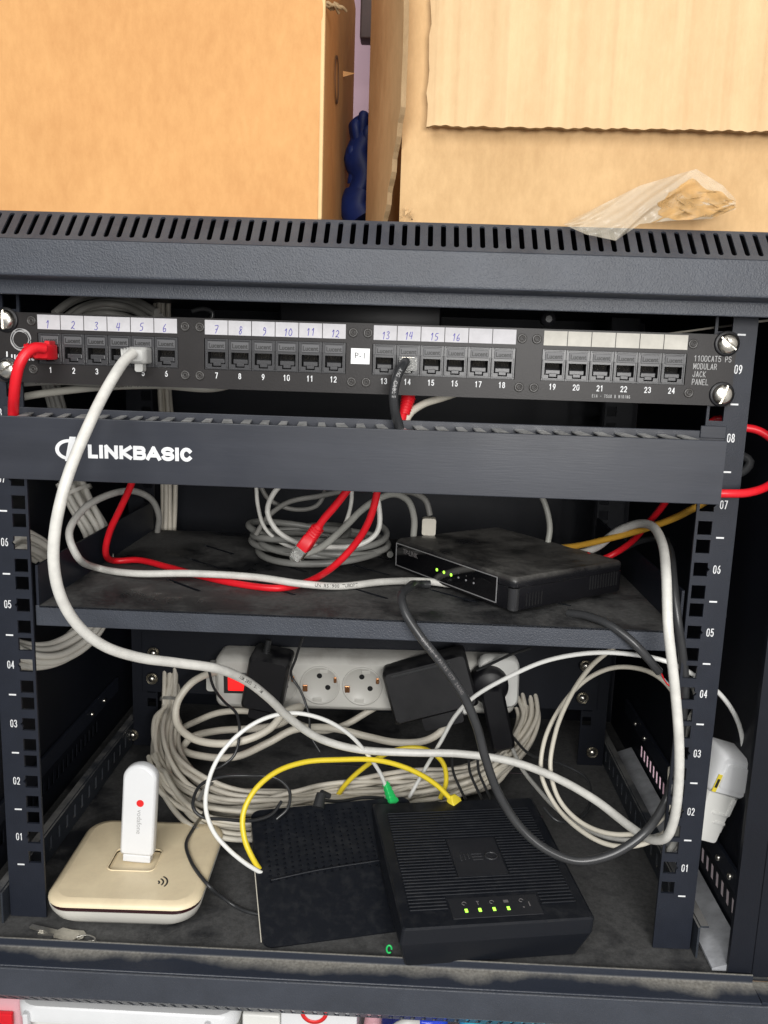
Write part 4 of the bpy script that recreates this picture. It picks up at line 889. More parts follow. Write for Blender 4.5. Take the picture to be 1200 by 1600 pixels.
bc, pth = cable('patch_cable', 'charcoal cable hanging over the shelf edge in a big loop above the slatted modem', 'patch cable',
    [(672, 913, 'z', 203), (656, 913, 'z', 203.5), (640, 917, 22), (627, 932, 2), (634, 958, -8), (657, 995, -14), (691, 1038, -16), (723, 1085, -14), (745, 1135, -10), (757, 1180, -6), (777, 1236, -4), (808, 1287, -6), (850, 1325, -10), (902, 1345, -12), (958, 1334, -12), (1008, 1300, -8), (1040, 1252, 6), (1056, 1195, 12), (1066, 1130, 10), (1070, 1070, 6), (1066, 1020, 2), (1058, 965, 2), (1052, 910, 14), (1048, 868, 40), (1040, 845, 70)], 3.15, CHARC, thingy=True, n=14)
cable_print(pth, 3.15, .20, 'CAT 5E 4 PAIRS UTP 24AWG', 3.2, bc, m=DIMPRINT)
bc, pth = cable('network_cable', 'cut black cable with bare coloured wires under the switch', 'network cable', [(888, 958, 30), (915, 962, 20), (950, 975, 6), (985, 1000, -4), (1010, 1026, -6), (1030, 1050, -4)], 3.0, CHARC, thingy=True)
for i, (m_, du) in enumerate(((COPW, 0), (PINKW, 3), (WHITEC, -3), (REDC, 6))):
    mb = MB(); mb.tube(spline(pts([(1029+du*.4, 1048, -4), (1038+du*.6, 1062+du, 0), (1052+du*.5, 1078, 4), (1062+du, 1100, 6)])), .55, 6); mb.build('wire', m_, bc)
# red loop at the far right through the post
cable('network_cable', 'red cable looping out past the right post beside the organiser end', 'network cable', [(1110, 771, -20), (1132, 771, -22), (1168, 770, -20), (1205, 756, -8), (1232, 722, 6), (1212, 692, 16), (1186, 673, 20), (1158, 667, 22), (1118, 655, 26), (1100, 690, 30), (1080, 720, 30)], 2.75, REDC)
cable('network_cable', 'black cable bent in a small loop behind the right post', 'network cable', [(1110, 748, 24), (1140, 745, 24), (1165, 734, 26), (1172, 722, 28), (1160, 712, 32), (1140, 712, 36)], 3.0, BLKC)
rc, pth = cable('patch_cable', 'red booted cable end peeking out below port fourteen', 'patch cable', [(640, 610, 20), (634, 632, 16), (628, 660, 10), (622, 700, 6)], 2.6, REDC, thingy=True)
for i in range(6):
    p = pth[0].lerp(pth[len(pth)//2], i/8); mb = MB(); 
mb = MB(); q0, q1 = P(640, 612, 18), P(632, 648, 12)
mb.cyl(q0, q1, 4.6, 3.4, n=16)
for i in range(6): mb.cyl(q0.lerp(q1, .25+i*.13), q0.lerp(q1, .30+i*.13), 5.0-.25*i, n=16)
mb.build('boot', REDC, rc)
cable('network_cable', 'grey cable leaving the panel back toward the organiser near the middle', 'network cable', [(720, 612, 30), (690, 622, 26), (660, 632, 20), (638, 650, 14), (630, 690, 8)], 2.6, WARMC)
cable('thin_wire', 'thin grey wire strung behind the right end of the patch panel', 'wire', [(1040, 522, 60), (1115, 512, 40), (1180, 503, 30), (1215, 499, 20)], .8, WARMC, n=6)

# ------------------------------------------------------------------ fibre and thin leads
fc, pth = cable('fibre_cable', 'white fibre lead with a green connector arching over the black modems', 'fibre cable', [(604, 1232, 128), (594, 1208, 120), (575, 1180, 108), (545, 1147, 95), (503, 1123, 82), (455, 1114, 72), (410, 1124, 62), (370, 1150, 52), (340, 1186, 44), (324, 1228, 38), (322, 1266, 34), (334, 1300, 32), (356, 1326, 32), (385, 1350, 34), (412, 1366, 38)], 1.75, WHITEC, thingy=True, n=10)
q0, q1 = P(617, 1264, 118), P(602, 1222, 128)
M = Matrix.Translation(q0) @ (q1-q0).to_track_quat('Z', 'Y').to_matrix().to_4x4(); Lg = (q1-q0).length
mb = MB(M); mb.rr([(-10, 4.6, 3.8, .5), (8, 4.6, 3.8, .8), (9, 3.6, 3.2, 1), (Lg, 2.2, 2.2, 1.2)], n=3)
for i in range(4): mb.rr([(10+i*3.6, 3.6-.25*i, 3.4-.2*i, 1), (11.6+i*3.6, 3.5-.25*i, 3.3-.2*i, 1)], n=3)
mb.build('green_connector', GRN, fc)
fc, pth = cable('fibre_cable', 'white fibre lead rising from behind the modem to the white junction case', 'fibre cable', [(640, 1245, 150), (662, 1205, 140), (688, 1160, 122), (712, 1118, 100), (742, 1088, 80), (790, 1060, 62), (855, 1032, 45), (925, 1020, 32), (985, 1022, 22), (1040, 1033, 14), (1085, 1055, 12), (1118, 1078, 16), (1143, 1108, 24), (1157, 1140, 32), (1163, 1178, 36)], 1.75, WHITEC, n=10)
g2 = 'pale leads looping at the right of the floor'
cable('fibre_cable', 'pale lead making the outer right loop down beside the slatted modem', 'fibre cable', [(1058, 1090, 30), (1035, 1062, 40), (1000, 1045, 60), (955, 1044, 80), (912, 1065, 95), (874, 1108, 105), (850, 1160, 110), (846, 1210, 100), (866, 1255, 85), (900, 1292, 60), (945, 1318, 40), (990, 1322, 25), (1030, 1308, 20), (1048, 1290, 18)], 1.9, WARMC, n=10, group=g2)
cable('fibre_cable', 'pale lead descending from the shelf edge in the inner right loop', 'fibre cable', [(975, 1000, 24), (950, 1018, 36), (920, 1045, 60), (890, 1090, 85), (868, 1145, 100), (860, 1200, 95), (873, 1248, 80), (905, 1283, 62), (950, 1302, 45), (1000, 1300, 30), (1040, 1270, 20), (1048, 1200, 18)], 1.9, WARMC, n=10, group=g2)
cable('fibre_cable', 'white lead slanting down from the black plug toward the right loops', 'fibre cable', [(800, 1168, 225), (815, 1200, 190), (840, 1232, 150), (868, 1262, 110), (905, 1290, 80), (950, 1308, 55), (1000, 1312, 32), (1050, 1300, 20)], 2.0, GREYC, n=10, group=g2)
yc, _ = cable('patch_cable', 'bright yellow cable arching from the left of the modems into the slatted modem', 'patch cable', [(414, 1370, 42), (397, 1345, 40), (382, 1310, 44), (380, 1272, 52), (397, 1236, 62), (430, 1207, 75), (475, 1191, 88), (530, 1187, 98), (590, 1188, 108), (640, 1202, 115), (680, 1225, 120), (706, 1250, 120)], 2.25, YELC, n=12, thingy=True)
yp = MB(); q0, q1 = P(712, 1262, 118), P(704, 1240, 122); M = Matrix.Translation(q0) @ (q1-q0).to_track_quat('Z', 'Y').to_matrix().to_4x4()
yp.M = M; yp.rr([(-10, 6, 4.4, .8), (6, 6, 4.4, 1), (11, 2.8, 2.8, 1.5)], n=3)
yp.build('plug', YELP, yc)
cable('patch_cable', 'second yellow cable making a shorter arch behind the first', 'patch cable', [(518, 1262, 165), (535, 1232, 165), (560, 1206, 162), (595, 1182, 160), (632, 1169, 160), (668, 1172, 160), (692, 1192, 160), (697, 1222, 158), (688, 1248, 155)], 2.3, YELC, n=12)
gk = 'thin black power leads tangled on the cabinet floor'
cable('power_lead', 'thin black lead dropping past the red switch in a bow', 'power lead', [(325, 1040, 240), (333, 1072, 225), (350, 1096, 205), (370, 1116, 190), (374, 1150, 175), (366, 1180, 165), (345, 1198, 160), (334, 1202, 160)], 1.4, BLKC, n=8, group=gk)
cable('power_lead', 'thin black lead lying over the cream router corner toward the modem', 'power lead', [(440, 1252, 95), (425, 1272, 85), (395, 1282, 75), (350, 1280, 62), (315, 1276, 55), (302, 1262, 58), (312, 1228, 78), (345, 1214, 92), (390, 1212, 100), (432, 1216, 105), (452, 1235, 100), (450, 1262, 90), (432, 1280, 84)], 1.4, BLKC, n=8, group=gk)
cable('power_lead', 'black lead bending over the right edge of the cream router to the modem base', 'power lead', [(320, 1270, 54), (304, 1292, 'z', -18), (291, 1318, 'z', -18.6), (298, 1345, 'z', -18.6), (311, 1366, 'z', -18.6), (328, 1386, 'z', -22), (345, 1400, 'z', -34), (364, 1414, 'z', -42), (385, 1424, 'z', -42.6), (415, 1431, 'z', -42.6)], 1.5, BLKC, n=8, group=gk)
cable('power_lead', 'black lead sagging beside the right rear floor', 'power lead', [(800, 1150, 225), (830, 1180, 190), (880, 1195, 165), (915, 1215, 150), (922, 1250, 120), (905, 1280, 95), (870, 1282, 85), (850, 1262, 95)], 1.4, BLKC, n=8, group=gk)
cable('power_lead', 'thin black lead hanging from the shelf beside the tall adapter', 'power lead', [(473, 995, 200), (462, 1030, 215), (455, 1055, 225), (470, 1080, 222), (482, 1115, 215), (486, 1150, 210), (500, 1175, 205)], 1.3, BLKC, n=8, group=gk)
cable('power_lead', 'black lead crossing behind the slatted modem below the beige cables', 'power lead', [(500, 1250, 118), (530, 1252, 125), (570, 1246, 135), (600, 1247, 140)], 1.5, BLKC, n=8, group=gk)
for i, (u, lb) in enumerate(((712, 'black tie wire standing left among the wires behind the slatted modem'), (738, 'black wire in the middle of the short wires behind the slatted modem'), (752, 'black wire nearest the big charcoal loop behind the slatted modem'))):
    cable('power_lead', lb, 'power lead', [(u-6, 1178, 190), (u-4, 1205, 175), (u+6, 1230, 160), (u+16, 1250, 145)], 1.3, BLKC, n=8, group=gk)
cable('power_lead', 'slim black lead reaching the right end of the socket strip from the shelf', 'power lead', [(830, 1012, 200), (800, 1022, 215), (770, 1036, 225), (745, 1048, 230)], 1.4, BLKC, n=8, group=gk)
# DC plug on perforated modem back
mb = MB(); q0, q1 = P(497, 1262, 100), P(502, 1240, 108); mb.cyl(q0, q1, 5, 4, n=14); mb.cyl(q1, P(515, 1244, 112), 3.4, 2.4, n=12); o = mb.build('power_plug', BLKC); o['label'] = 'small round black plug behind the perforated modem'; o['category'] = 'power plug'

# ------------------------------------------------------------------ cream router with upright modem stick
RC = Vector((-168.5, 46, -44)); RA = math.radians(1.5)
M = Matrix.Translation(RC) @ Matrix.Rotation(RA, 4, 'Z')
HX, HY = 57, 57
rt = thing('wireless_router', 'yellowed cream square router with white bowl base on the cabinet floor', 'router', RC)
mb = MB(M); mb.rr([(.2, HX-15, HY-13, 14), (1.5, HX-9, HY-8, 16), (6, HX-3.5, HY-3.5, 18), (12, HX-.8, HY-.8, 18), (15.5, HX, HY, 18)], n=8, capt=True); mb.build('base', RWHITE, rt)
mb = MB(M); mb.rr([(15.5, HX-.6, HY-.6, 18), (19.0, HX-.8, HY-.8, 18)], n=8); mb.build('band', MAROON, rt)
rc_c = P(215, 1335, 45); loc = M.inverted() @ Vector((rc_c.x, rc_c.y, -20))
outer = rrect(HX-6, HY-6, 14, 8); hole = [(loc.x+x-1.5, -2+y) for x, y in rrect(18.5, 15.0, 5, 4)]
mb = MB(M); mb.rr([(19.0, HX+.4, HY+.4, 18), (20.6, HX+.2, HY+.2, 18), (22.4, HX-2.2, HY-2.2, 16), (23.3, HX-6, HY-6, 14)], n=8, capt=False)
mb.plate(outer, [hole], 1.2, M=Matrix.Translation((0, 0, 23.3)))
mb.add([(x, y, 20.8) for x, y in hole], [list(range(len(hole)))])
mb.tube([Vector((x, y, 23.35)) for x, y in hole]+[Vector((*hole[0], 23.35))], .55, 6)
lid = mb.build('lid', CREAM, rt)
mb = MB(M)
wc = M.inverted() @ G(250, 1378, -20.6)
for k, rr_ in enumerate((2.0, 5.0, 8.0)):
    ar = [(wc.x-3+rr_*math.cos(a), wc.y-1+rr_*math.sin(a)) for a in [math.radians(-30+i*(95/10)) for i in range(11)]]
    ri = [(wc.x-3+(rr_+1.3)*math.cos(a), wc.y-1+(rr_+1.3)*math.sin(a)) for a in [math.radians(-30+i*(95/10)) for i in range(11)]]
    mb.add([(x, y, 23.36) for x, y in ar+ri], [[i, i+1, 12+i, 11+i] for i in range(10)])
mb.build('signal_mark', BLACKINK, lid)
# modem stick
q0 = Vector((rc_c.x, rc_c.y, -21.9)); q1 = P(222, 1192, 50)
zax = (q1-q0).normalized(); xax = Vector((1, 0, 0)); yax = zax.cross(xax).normalized(); xax = yax.cross(zax)
MD = Matrix((xax, yax, zax)).transposed().to_4x4(); MD.translation = q0
LD = (q1-q0).length
st = thing('modem_stick', 'white upright modem stick with a red dot plugged into the cream router', 'usb modem', q0)
mb = MB(MD @ FACE)   # local x across, y up, z to viewer
prof = [(-11, 9), (-12.3, 10), (-13, 14)]
def tongue(hw, y0, y1, r):
    out = [(hw, y0+2), (hw-1.0, y0)]; out += [(-(hw-1.0), y0), (-hw, y0+2)]
    arc = [(-(hw)*math.cos(a), y1-hw*.85+hw*.85*math.sin(a)) for a in [math.pi*i/16 for i in range(17)]]
    return [(hw, y0+2)] + [(hw-1, y0), (-(hw-1), y0), (-hw, y0+2)] + arc[0:]
def solid(mb, loops):
    k = len(loops[0][0]); vs = [(x, y, z) for L3, z in loops for x, y in L3]
    mb.add(vs, [[j*k+i, j*k+(i+1) % k, (j+1)*k+(i+1) % k, (j+1)*k+i] for j in range(len(loops)-1) for i in range(k)], True)
    mb.add(vs[:k], [list(range(k))[::-1]]); mb.add(vs[-k:], [list(range(k))])
def shrink(L3, d): 
    cx_ = sum(p[0] for p in L3)/len(L3); cy_ = sum(p[1] for p in L3)/len(L3)
    return [(p[0]-math.copysign(min(d, abs(p[0]-cx_)), p[0]-cx_), p[1]-math.copysign(min(d, abs(p[1]-cy_)), p[1]-cy_)) for p in L3]
base_l = tongue(13.3, 6.5, LD, 12)
solid(mb, [(shrink(base_l, 1.6), -5.5), (shrink(base_l, .3), -4.2), (base_l, -3), (base_l, 3), (shrink(base_l, .5), 4.4), (shrink(base_l, 1.8), 5.3)])
mb.build('stick_body', WPLAS2, st)
mb = MB(MD @ FACE); mb.box((0, 3.2, 0), (22, 6, 7.5), .8); mb.build('collar', WPLAS2, st)
mb = MB(MD @ FACE); mb.box((0, -.0, 0), (12, 1.6, 4.5), .2); mb.build('usb_plug', SILVER, st)
mb = MB(MD @ FACE); mb.cyl((1.5, LD*.62, 5.25), (1.5, LD*.62, 5.45), 2.9, n=24); mb.build('red_dot', REDDOT, st)
mb = MB(MD @ FACE); mb.text('vodafone', 5.4, Matrix.Translation((1.2, LD*.43, 5.42)) @ Matrix.Rotation(math.radians(-90), 4, 'Z'), depth=.03); mb.build('maker_print', GPRINT, st)

# ------------------------------------------------------------------ perforated modem (tilted, thin front)
A, B_, C_, D_ = G(412, 1482, -36), None, None, G(430, 1262, -2)
FLp = P(411, 1482, -22); BLp = G(428, 1266, -2); xdir = Vector((0.965, 0.262, 0.0)); 
W2 = 138
ydir = (BLp-FLp); Ld = ydir.length
M = frame_M(FLp, xdir, ydir)
t2 = thing('perforated_modem', 'black modem with a field of small vent holes partly under the slatted one', 'modem', (FLp.x+60, 30, -43))
ug = Vector((0, 0, 0))
hs = []
for r_ in range(14):
    for c_ in range(15):
        hs.append([(11+c_*6.1+x, Ld*.45+r_*(Ld*.47/13)+y+c_*0.25-0.03*(c_-7)**2) for x, y in rrect(1.15, 1.4, 1.0, 1)])
# sheared frame so the body hugs the photographed outline
mb = MB(M); mb.plate(rr_out := [(x+W2/2, y+Ld/2) for x, y in rrect(W2/2, Ld/2, 8, 5)], hs, 1.4, wall=True)
mb.build('vented_lid', BPLAS2, t2)
mb = MB(); LPS = []
for (z_, ins, fl) in ((-3.0, 4, 1), (-3, .8, .45), (-3.2, .2, .25), (-2.2, 0, 0), (-1.6, .3, 0)):
    lp_ = []
    for x, y in rrect(W2/2-ins, Ld/2-ins, 8, 5):
        q = M @ Vector((x+W2/2, y+Ld/2, z_)); q.z = q.z*(1-fl)+(-43.2)*fl; lp_.append(q)
    LPS.append(lp_)
kk = len(LPS[0]); mb.add([q for l5 in LPS for q in l5], [[j*kk+i, j*kk+(i+1) % kk, (j+1)*kk+(i+1) % kk, (j+1)*kk+i] for j in range(len(LPS)-1) for i in range(kk)], False)
mb.add(LPS[0], [list(range(kk))[::-1]]); mb.add(LPS[-1], [list(range(kk))])
ob = mb.build('modem_case', BPLAS2, t2)
mb = MB(M); bow = spline([Vector((11, 55, .3)), Vector((50, 59, .8)), Vector((100, 61.5, .8))], 4); mb.tube(bow, .9, 8); mb.build('ridge', BPLAS2, t2)
mb = MB(M); mb.box((-.7, Ld*.33, -1.9), (.7, Ld*.56, 1.0), .2); mb.build('pale_edge', WARMC, t2)

# ------------------------------------------------------------------ slatted modem
ang = math.radians(9.5)
FLm = Vector((40.5, -40, -9)); ux = Vector((math.cos(ang), math.sin(ang), 0)); uy = Vector((-math.sin(ang), math.cos(ang), 0.06)).normalized()
M = frame_M(FLm, ux, uy); W3, D3 = 139, 152
t3 = thing('slatted_modem', 'black modem with ribbed top and four green lights in front of the wires', 'modem', (FLm.x+70, 30, -43))
def quad_loop(x0, x1, y0, y1, sk=0.0): return [(x0, y0), (x1, y0), (x1-sk, y1), (x0+sk, y1)]
# tapered body: top narrower at the back, foot inset
mb = MB(M)
loops = [([(4, 4), (W3-9, 4), (W3-14, D3-6), (-2, D3-6)], -33), ([(-1.5, -.5), (W3-.5, -.5), (W3+1.5, D3+1), (-4, D3+1)], -12), ([(0, 0), (W3, 0), (W3+1, D3), (-3, D3)], -1.0), ([(1.5, 1.5), (W3-1.5, 1.5), (W3-1, D3-1.5), (-1.5, D3-1.5)], 0)]
def rc4(L4, r_):
    out = []; k = 4
    for i in range(4):
        a, b2, c = Vector(L4[i-1]), Vector(L4[i]), Vector(L4[(i+1) % 4]); p0 = b2+(a-b2).normalized()*r_; p1 = b2+(c-b2).normalized()*r_
        out += [tuple(p0*(1-t)**2+b2*2*t*(1-t)+p1*t*t) for t in (0, .33, .67, 1)]
    return out
LL = [(rc4(l4, 3), z) for l4, z in loops]; k = len(LL[0][0]); vs = [(x, y, z) for l4, z in LL for x, y in l4]
mb.add(vs, [[j*k+i, j*k+(i+1) % k, (j+1)*k+(i+1) % k, (j+1)*k+i] for j in range(len(LL)-1) for i in range(k)], False); mb.add(vs[:k], [list(range(k))[::-1]]); mb.add(vs[-k:], [list(range(k))])
mb.build('modem_case', BPLAS2, t3)
mb = MB(M); nr = 34
def rib(x0, x1, y): mb.box(((x0+x1)/2, y, .55), (x1-x0, 1.7, 1.1), .35, seg=1)
for i in range(nr):
    y = 18+i*3.55; x0, x1 = 8, W3-8
    segs = [(x0, x1)]
    if 50 < y < 98: segs = [(x0, 50), (91, x1)]
    elif y < 30: segs = [(x0, 36), (105, x1)] 
    for a, b2 in segs: rib(a, b2, y)
mb.build('rib_field', BPLAS2, t3)
mb = MB(M); mb.box((70.5, 74, .35), (39, 46, .7), .3, seg=1); lp = mb.build('logo_tile', mat('satin_tile', (.02, .021, .025), .3), t3)
mb = MB(M)
for i, x in enumerate((57.5, 60.7, 63.9)): mb.box((x, 73+i*.6, .95), (1.3, 8.4-i*1.0, .5), .2, M=None)
for y in (69.6, 73, 76.4): mb.box((70.5, y, .95), (8.6, 1.2, .5), .2)
ring = [Vector((82+4.8*math.cos(t), 73+4.2*math.sin(t), .95)) for t in [2*math.pi*i/24 for i in range(25)]]
mb.tube(ring, .65, 6); mb.build('raised_logo', mat('logo_gloss', (.035, .036, .04), .25), lp)
mb = MB(M); mb.box((70.5, 17.5, .2), (66, 21, .4), .2, seg=1); lb = mb.build('light_field', mat('satin_light_field', (.02, .021, .025), .35), t3)
for i, x in enumerate((48.5, 58.5, 69, 79.5)):
    mb = MB(M); mb.box((x, 14.5, .6), (2.2, 3.4, .5), .5); mb.build('indicator_light', LED, lb)
mb = MB(M)   # faint symbols
for x in (48.5, 69, 91): mb.tube([Vector((x+1.6*math.cos(t), 22+1.6*math.sin(t), .45)) for t in [2*math.pi*i/12 for i in range(10)]], .25, 5)
for x in (58.5,): mb.box((x, 22, .45), (.6, 4, .2)); mb.box((x, 23.4, .45), (2, .6, .2))
mb.box((79.5, 22, .45), (3.6, 2.6, .2)); mb.box((96, 18, .45), (.8, 4.5, .2)); mb.box((91, 15, .45), (1.2, 1.2, .2))
mb.build('symbol_print', DIMPRINT, lb)
# thin dark plate below the slatted modem
mb = MB(M); mb.box((66, 60, -33.2), (118, 92, 1.5), .5); mb.build('dark_plate', BLKC, t3)
mb = MB(); rp = spline([P(608, 1483, -22)+Vector((1.8*math.cos(t), .5*math.sin(t), 2.6*math.sin(t))) for t in [i*.5 for i in range(12)]], 1); mb.tube(rp, .7, 8); o = mb.build('green_clip', GRN); o['label'] = 'tiny green wire clip between the two modems at the front'; o['category'] = 'clip'

# ------------------------------------------------------------------ keys
kt = thing('cabinet_keys', 'small steel cabinet keys on a bent ring lying on the floor lip', 'keys', G(90, 1460, -44))
def key(px0, px1, zz, wd):
    a, b2 = G(*px0, zz), G(*px1, zz); M = frame_M(a, b2-a, Vector((0, 0, 1)).cross(b2-a)); Lk = (b2-a).length; q = MB(M)
    q.plate([(0, -1.3), (Lk*.18, -1.9), (Lk*.3, -1.1), (Lk*.42, -2.0), (Lk*.55, -2.2), (Lk*.6, -wd), (Lk*.92, -wd), (Lk, -wd*.5), (Lk, wd*.5), (Lk*.92, wd), (Lk*.6, wd), (Lk*.55, 2.2), (Lk*.4, 2.2), (0, 1.6)], [rrect(.01, .01, .005, 1)] if False else [], 1.5)
    q.m = 0; return q
key((48, 1446), (120, 1464), -40.5, 5.6).build('key', KEYM, kt)
key((60, 1456), (132, 1462), -42.2, 5.2).build('key', KEYM, kt)
mb = MB(); mb.tube(spline([G(118, 1465, -41), G(132, 1461, -40), G(146, 1464, -40), G(149, 1469, -41), G(138, 1470, -42)]), .5, 6); mb.build('key_ring', KEYM, kt)

# ------------------------------------------------------------------ white junction case on the right
jc = thing('junction_case', 'white plastic fibre junction case leaning between the right post and cabinet wall', 'junction box', P(1125, 1290, 40))
a, b2 = P(1084, 1304, 34), P(1144, 1170, 34)
jy = (b2-a).normalized(); jx = Vector((1, .12, 0)); jx = (jx-jy*jx.dot(jy)).normalized(); M = frame_M((a+b2)/2, jx, jy); Lj = (b2-a).length
mb = MB(M); mb.rr([(-12, 12, Lj/2-2, 2.5), (10, 12, Lj/2-2, 2.5), (12, 10.6, Lj/2-3.4, 2)], n=3); mb.build('case_body', WPLAS, jc)
mb = MB(M); mb.rr([(-13, 14.8, 16, 3.5, 1, Lj/2-16), (12, 14.8, 16, 4, 1, Lj/2-16), (15, 12.6, 13.7, 3, 1, Lj/2-16)], n=4); mb.rr([(14.5, 11, 10, 2, 2, Lj/2-16), (16.4, 10.4, 9.4, 2, 2, Lj/2-16)], n=3); mb.build('case_cap', WPLAS2, jc)
mb = MB(M); mb.box((4, -10, 12.4), (13, 2.0, 1.6), .5); mb.box((6, -17, 12.4), (10, 2.0, 1.6), .5); mb.box((10, -3, 12.6), (3, 14, 1.6), .5); mb.box((14.5, 6, 0), (5, 12, 14), 1.5); mb.box((14.5, -24, 0), (4, 8, 12), 1.2); mb.build('ribs', WPLAS, jc)
mb = MB(M); mb.box((-10.6, 14, 15.2), (3.2, 14, .5)); mb.build('yellow_sticker', YSTICK, jc)
mb = MB(M); mb.box((-10.6, 14, 15.6), (2.0, 7, .2)); mb.build('sticker_print', BLACKINK, jc)
mb = MB(); mb.cyl(P(1163, 1196, 36), P(1163, 1160, 36), 3.6, 2.4, n=14); mb.build('cable_gland', WPLAS, jc)
cable('fibre_cable', 'flat white cable folded behind the holes of the right post', 'fibre cable', [(1052, 1085, 14), (1080, 1070, 14), (1090, 1100, 16), (1075, 1130, 18), (1062, 1180, 18), (1058, 1240, 18), (1062, 1300, 18), (1046, 1330, 20), (1075, 1300, 26), (1082, 1240, 30)], 2.4, GREYC)

# ------------------------------------------------------------------ cardboard boxes on top
ZT = 459.4
def wavy_plate(mb, u0, u1, v0, v1, nx, ny, fn, t):
    vs = []
    for side_ in (0, 1):
        for j in range(ny+1):
            for i in range(nx+1):
                vs.append(Vector(fn(u0+(u1-u0)*i/nx, v0+(v1-v0)*j/ny, side_*t)))
    N1 = (nx+1)*(ny+1); id_ = lambda s_, i, j: s_*N1+j*(nx+1)+i
    fs = []
    for j in range(ny):
        for i in range(nx):
            fs.append([id_(0, i, j), id_(0, i+1, j), id_(0, i+1, j+1), id_(0, i, j+1)]); fs.append([id_(1, i, j+1), id_(1, i+1, j+1), id_(1, i+1, j), id_(1, i, j)])
    mb.add(vs, fs, True)
    ring = [(i, 0) for i in range(nx+1)]+[(nx, j) for j in range(1, ny+1)]+[(i, ny) for i in range(nx-1, -1, -1)]+[(0, j) for j in range(ny-1, 0, -1)]
    k = len(ring); m0 = mb.m; mb.m = 1
    mb.add([vs[id_(0, i, j)] for i, j in ring]+[vs[id_(1, i, j)] for i, j in ring], [[i, (i+1) % k, k+(i+1) % k, k+i] for i in range(k)], False); mb.m = m0
bx = thing('cardboard_box', 'smooth orange-brown cardboard box on the cabinet at the left', 'cardboard box', (-150, 90, ZT))
x1_ = P(503, 200, -20).x
mb = MB(); mb.span((x1_-370, -17, ZT), (x1_, 232, ZT+215), 1.0)
def dent(x, z, t):
    k = (z-ZT)-(118-(x1_-x)*.62); dx_ = x1_-x
    y = -19.6+t-1.1*math.exp(-(k/5.0)**2)*math.exp(-(dx_/75)**2)-(.9 if k > 0 else 0)*min(1, abs(k)/14)*math.exp(-(dx_/95)**2)
    return (x, y+.5*math.sin(x*.017+1)*math.sin(z*.03)+.12*math.sin(x*.11+z*.05), z)
wavy_plate(mb, x1_-370, x1_-.6, ZT, ZT+214, 120, 80, dent, 2.0)
mb.build('box_walls', [CARD_A, CARD_E], bx)
mb = MB(); mb.span((x1_-1.8, -20.6, ZT+.5), (x1_+.9, -17, ZT+214), 1.2); mb.build('corner_seam', card('seam_cardboard', (.70, .46, .22), (.80, .56, .29)), bx)
mb = MB(); ring = []
c = Vector((x1_+.7, 60, P(535, 125, 60).z))
mb.lathe([(15, .1), (15, .5), (13, .5), (13, .1)], c, (1, 0, 0), 30); mb.build('round_print', mat('dark_brown_print', (.08, .04, .02), .7), bx)
mb = MB(); q = P(514, 8, -16)
for i in range(7): mb.tube(spline([q+Vector((-4+i*1.4, random.uniform(-3, 0), random.uniform(-1.5, 1.5))) , q+Vector((-2+i*1.6, random.uniform(-3, 0), random.uniform(-2, 1))), q+Vector((1+i*1.5, 4, random.uniform(-3, 0)))], 1), .9, 5)
mb.build('crushed_corner', CARD_E, bx)
mb = MB(); q = P(548, 118, 120); mb.add([q+Vector((-12, 0, 4)), q+Vector((3.5, -2, 1)), q+Vector((-12, 0, -3)), q+Vector((-12, 2, 0))], [(0, 1, 2), (0, 3, 1), (1, 3, 2)]); mb.build('torn_tab', CARD_A, bx)

# faint crease swept across the smooth box
bx = thing('cardboard_box', 'pale cardboard box with hanging flaps on the cabinet at the right', 'cardboard box', (150, 90, ZT))
x0_ = P(625, 300, -12).x
mb = MB()
wavy_plate(mb, x0_, 420, ZT, ZT+220, 60, 30, lambda x, z, t: (x, -11+t+1.2*math.sin(x*.03)+3.2*math.exp(-((x-x0_)/5)**2)-.8*math.sin(z*.045+x*.01), z), 3.0)
mb.span((x0_+.5, -6, ZT), (418, 260, ZT+219), .6)
mb.build('box_walls', [CARD_B, CARD_E], bx)
# front flap hanging over the face
fx0 = P(670, 100, -18).x
def flapf(x, z, t):
    e = (z-(ZT+58)); y = -20+1.8*math.sin(x*.021+.6)-2.0*math.exp(-e/14.0)+t
    for xc, aw in ((fx0+7, 1.5), (P(875, 100, -20).x, .9), (P(1065, 100, -20).x, 1.1), (P(1185, 100, -20).x, .8), (P(770, 100, -20).x, .4), (P(960, 100, -20).x, .35)):
        y -= aw*math.exp(-((x-xc-.01*(z-ZT)*math.sin(xc))/2.6)**2)
    return (x, y+.25*math.sin(x*.9), z)
zb = P(800, 200, -20).z; zb2 = P(1200, 208, -20).z
mb = MB()
def flap_edge(x, z, t):
    k = (x-fx0)/(420-fx0); z0 = zb+(zb2-zb)*k*1.6+.35*math.sin(x*.3)+.3*math.sin(x*.83); zz = z0+(z)*(210-(zb-ZT))/1.0
    return flapf(x+(.5*math.sin(z*37)+.3*math.sin(z*90)), zz, t)
wavy_plate(mb, fx0, 420, 0, 1, 260, 24, flap_edge, 3.6)
mb.build('front_flap', [CARD_C, CARD_E], bx)
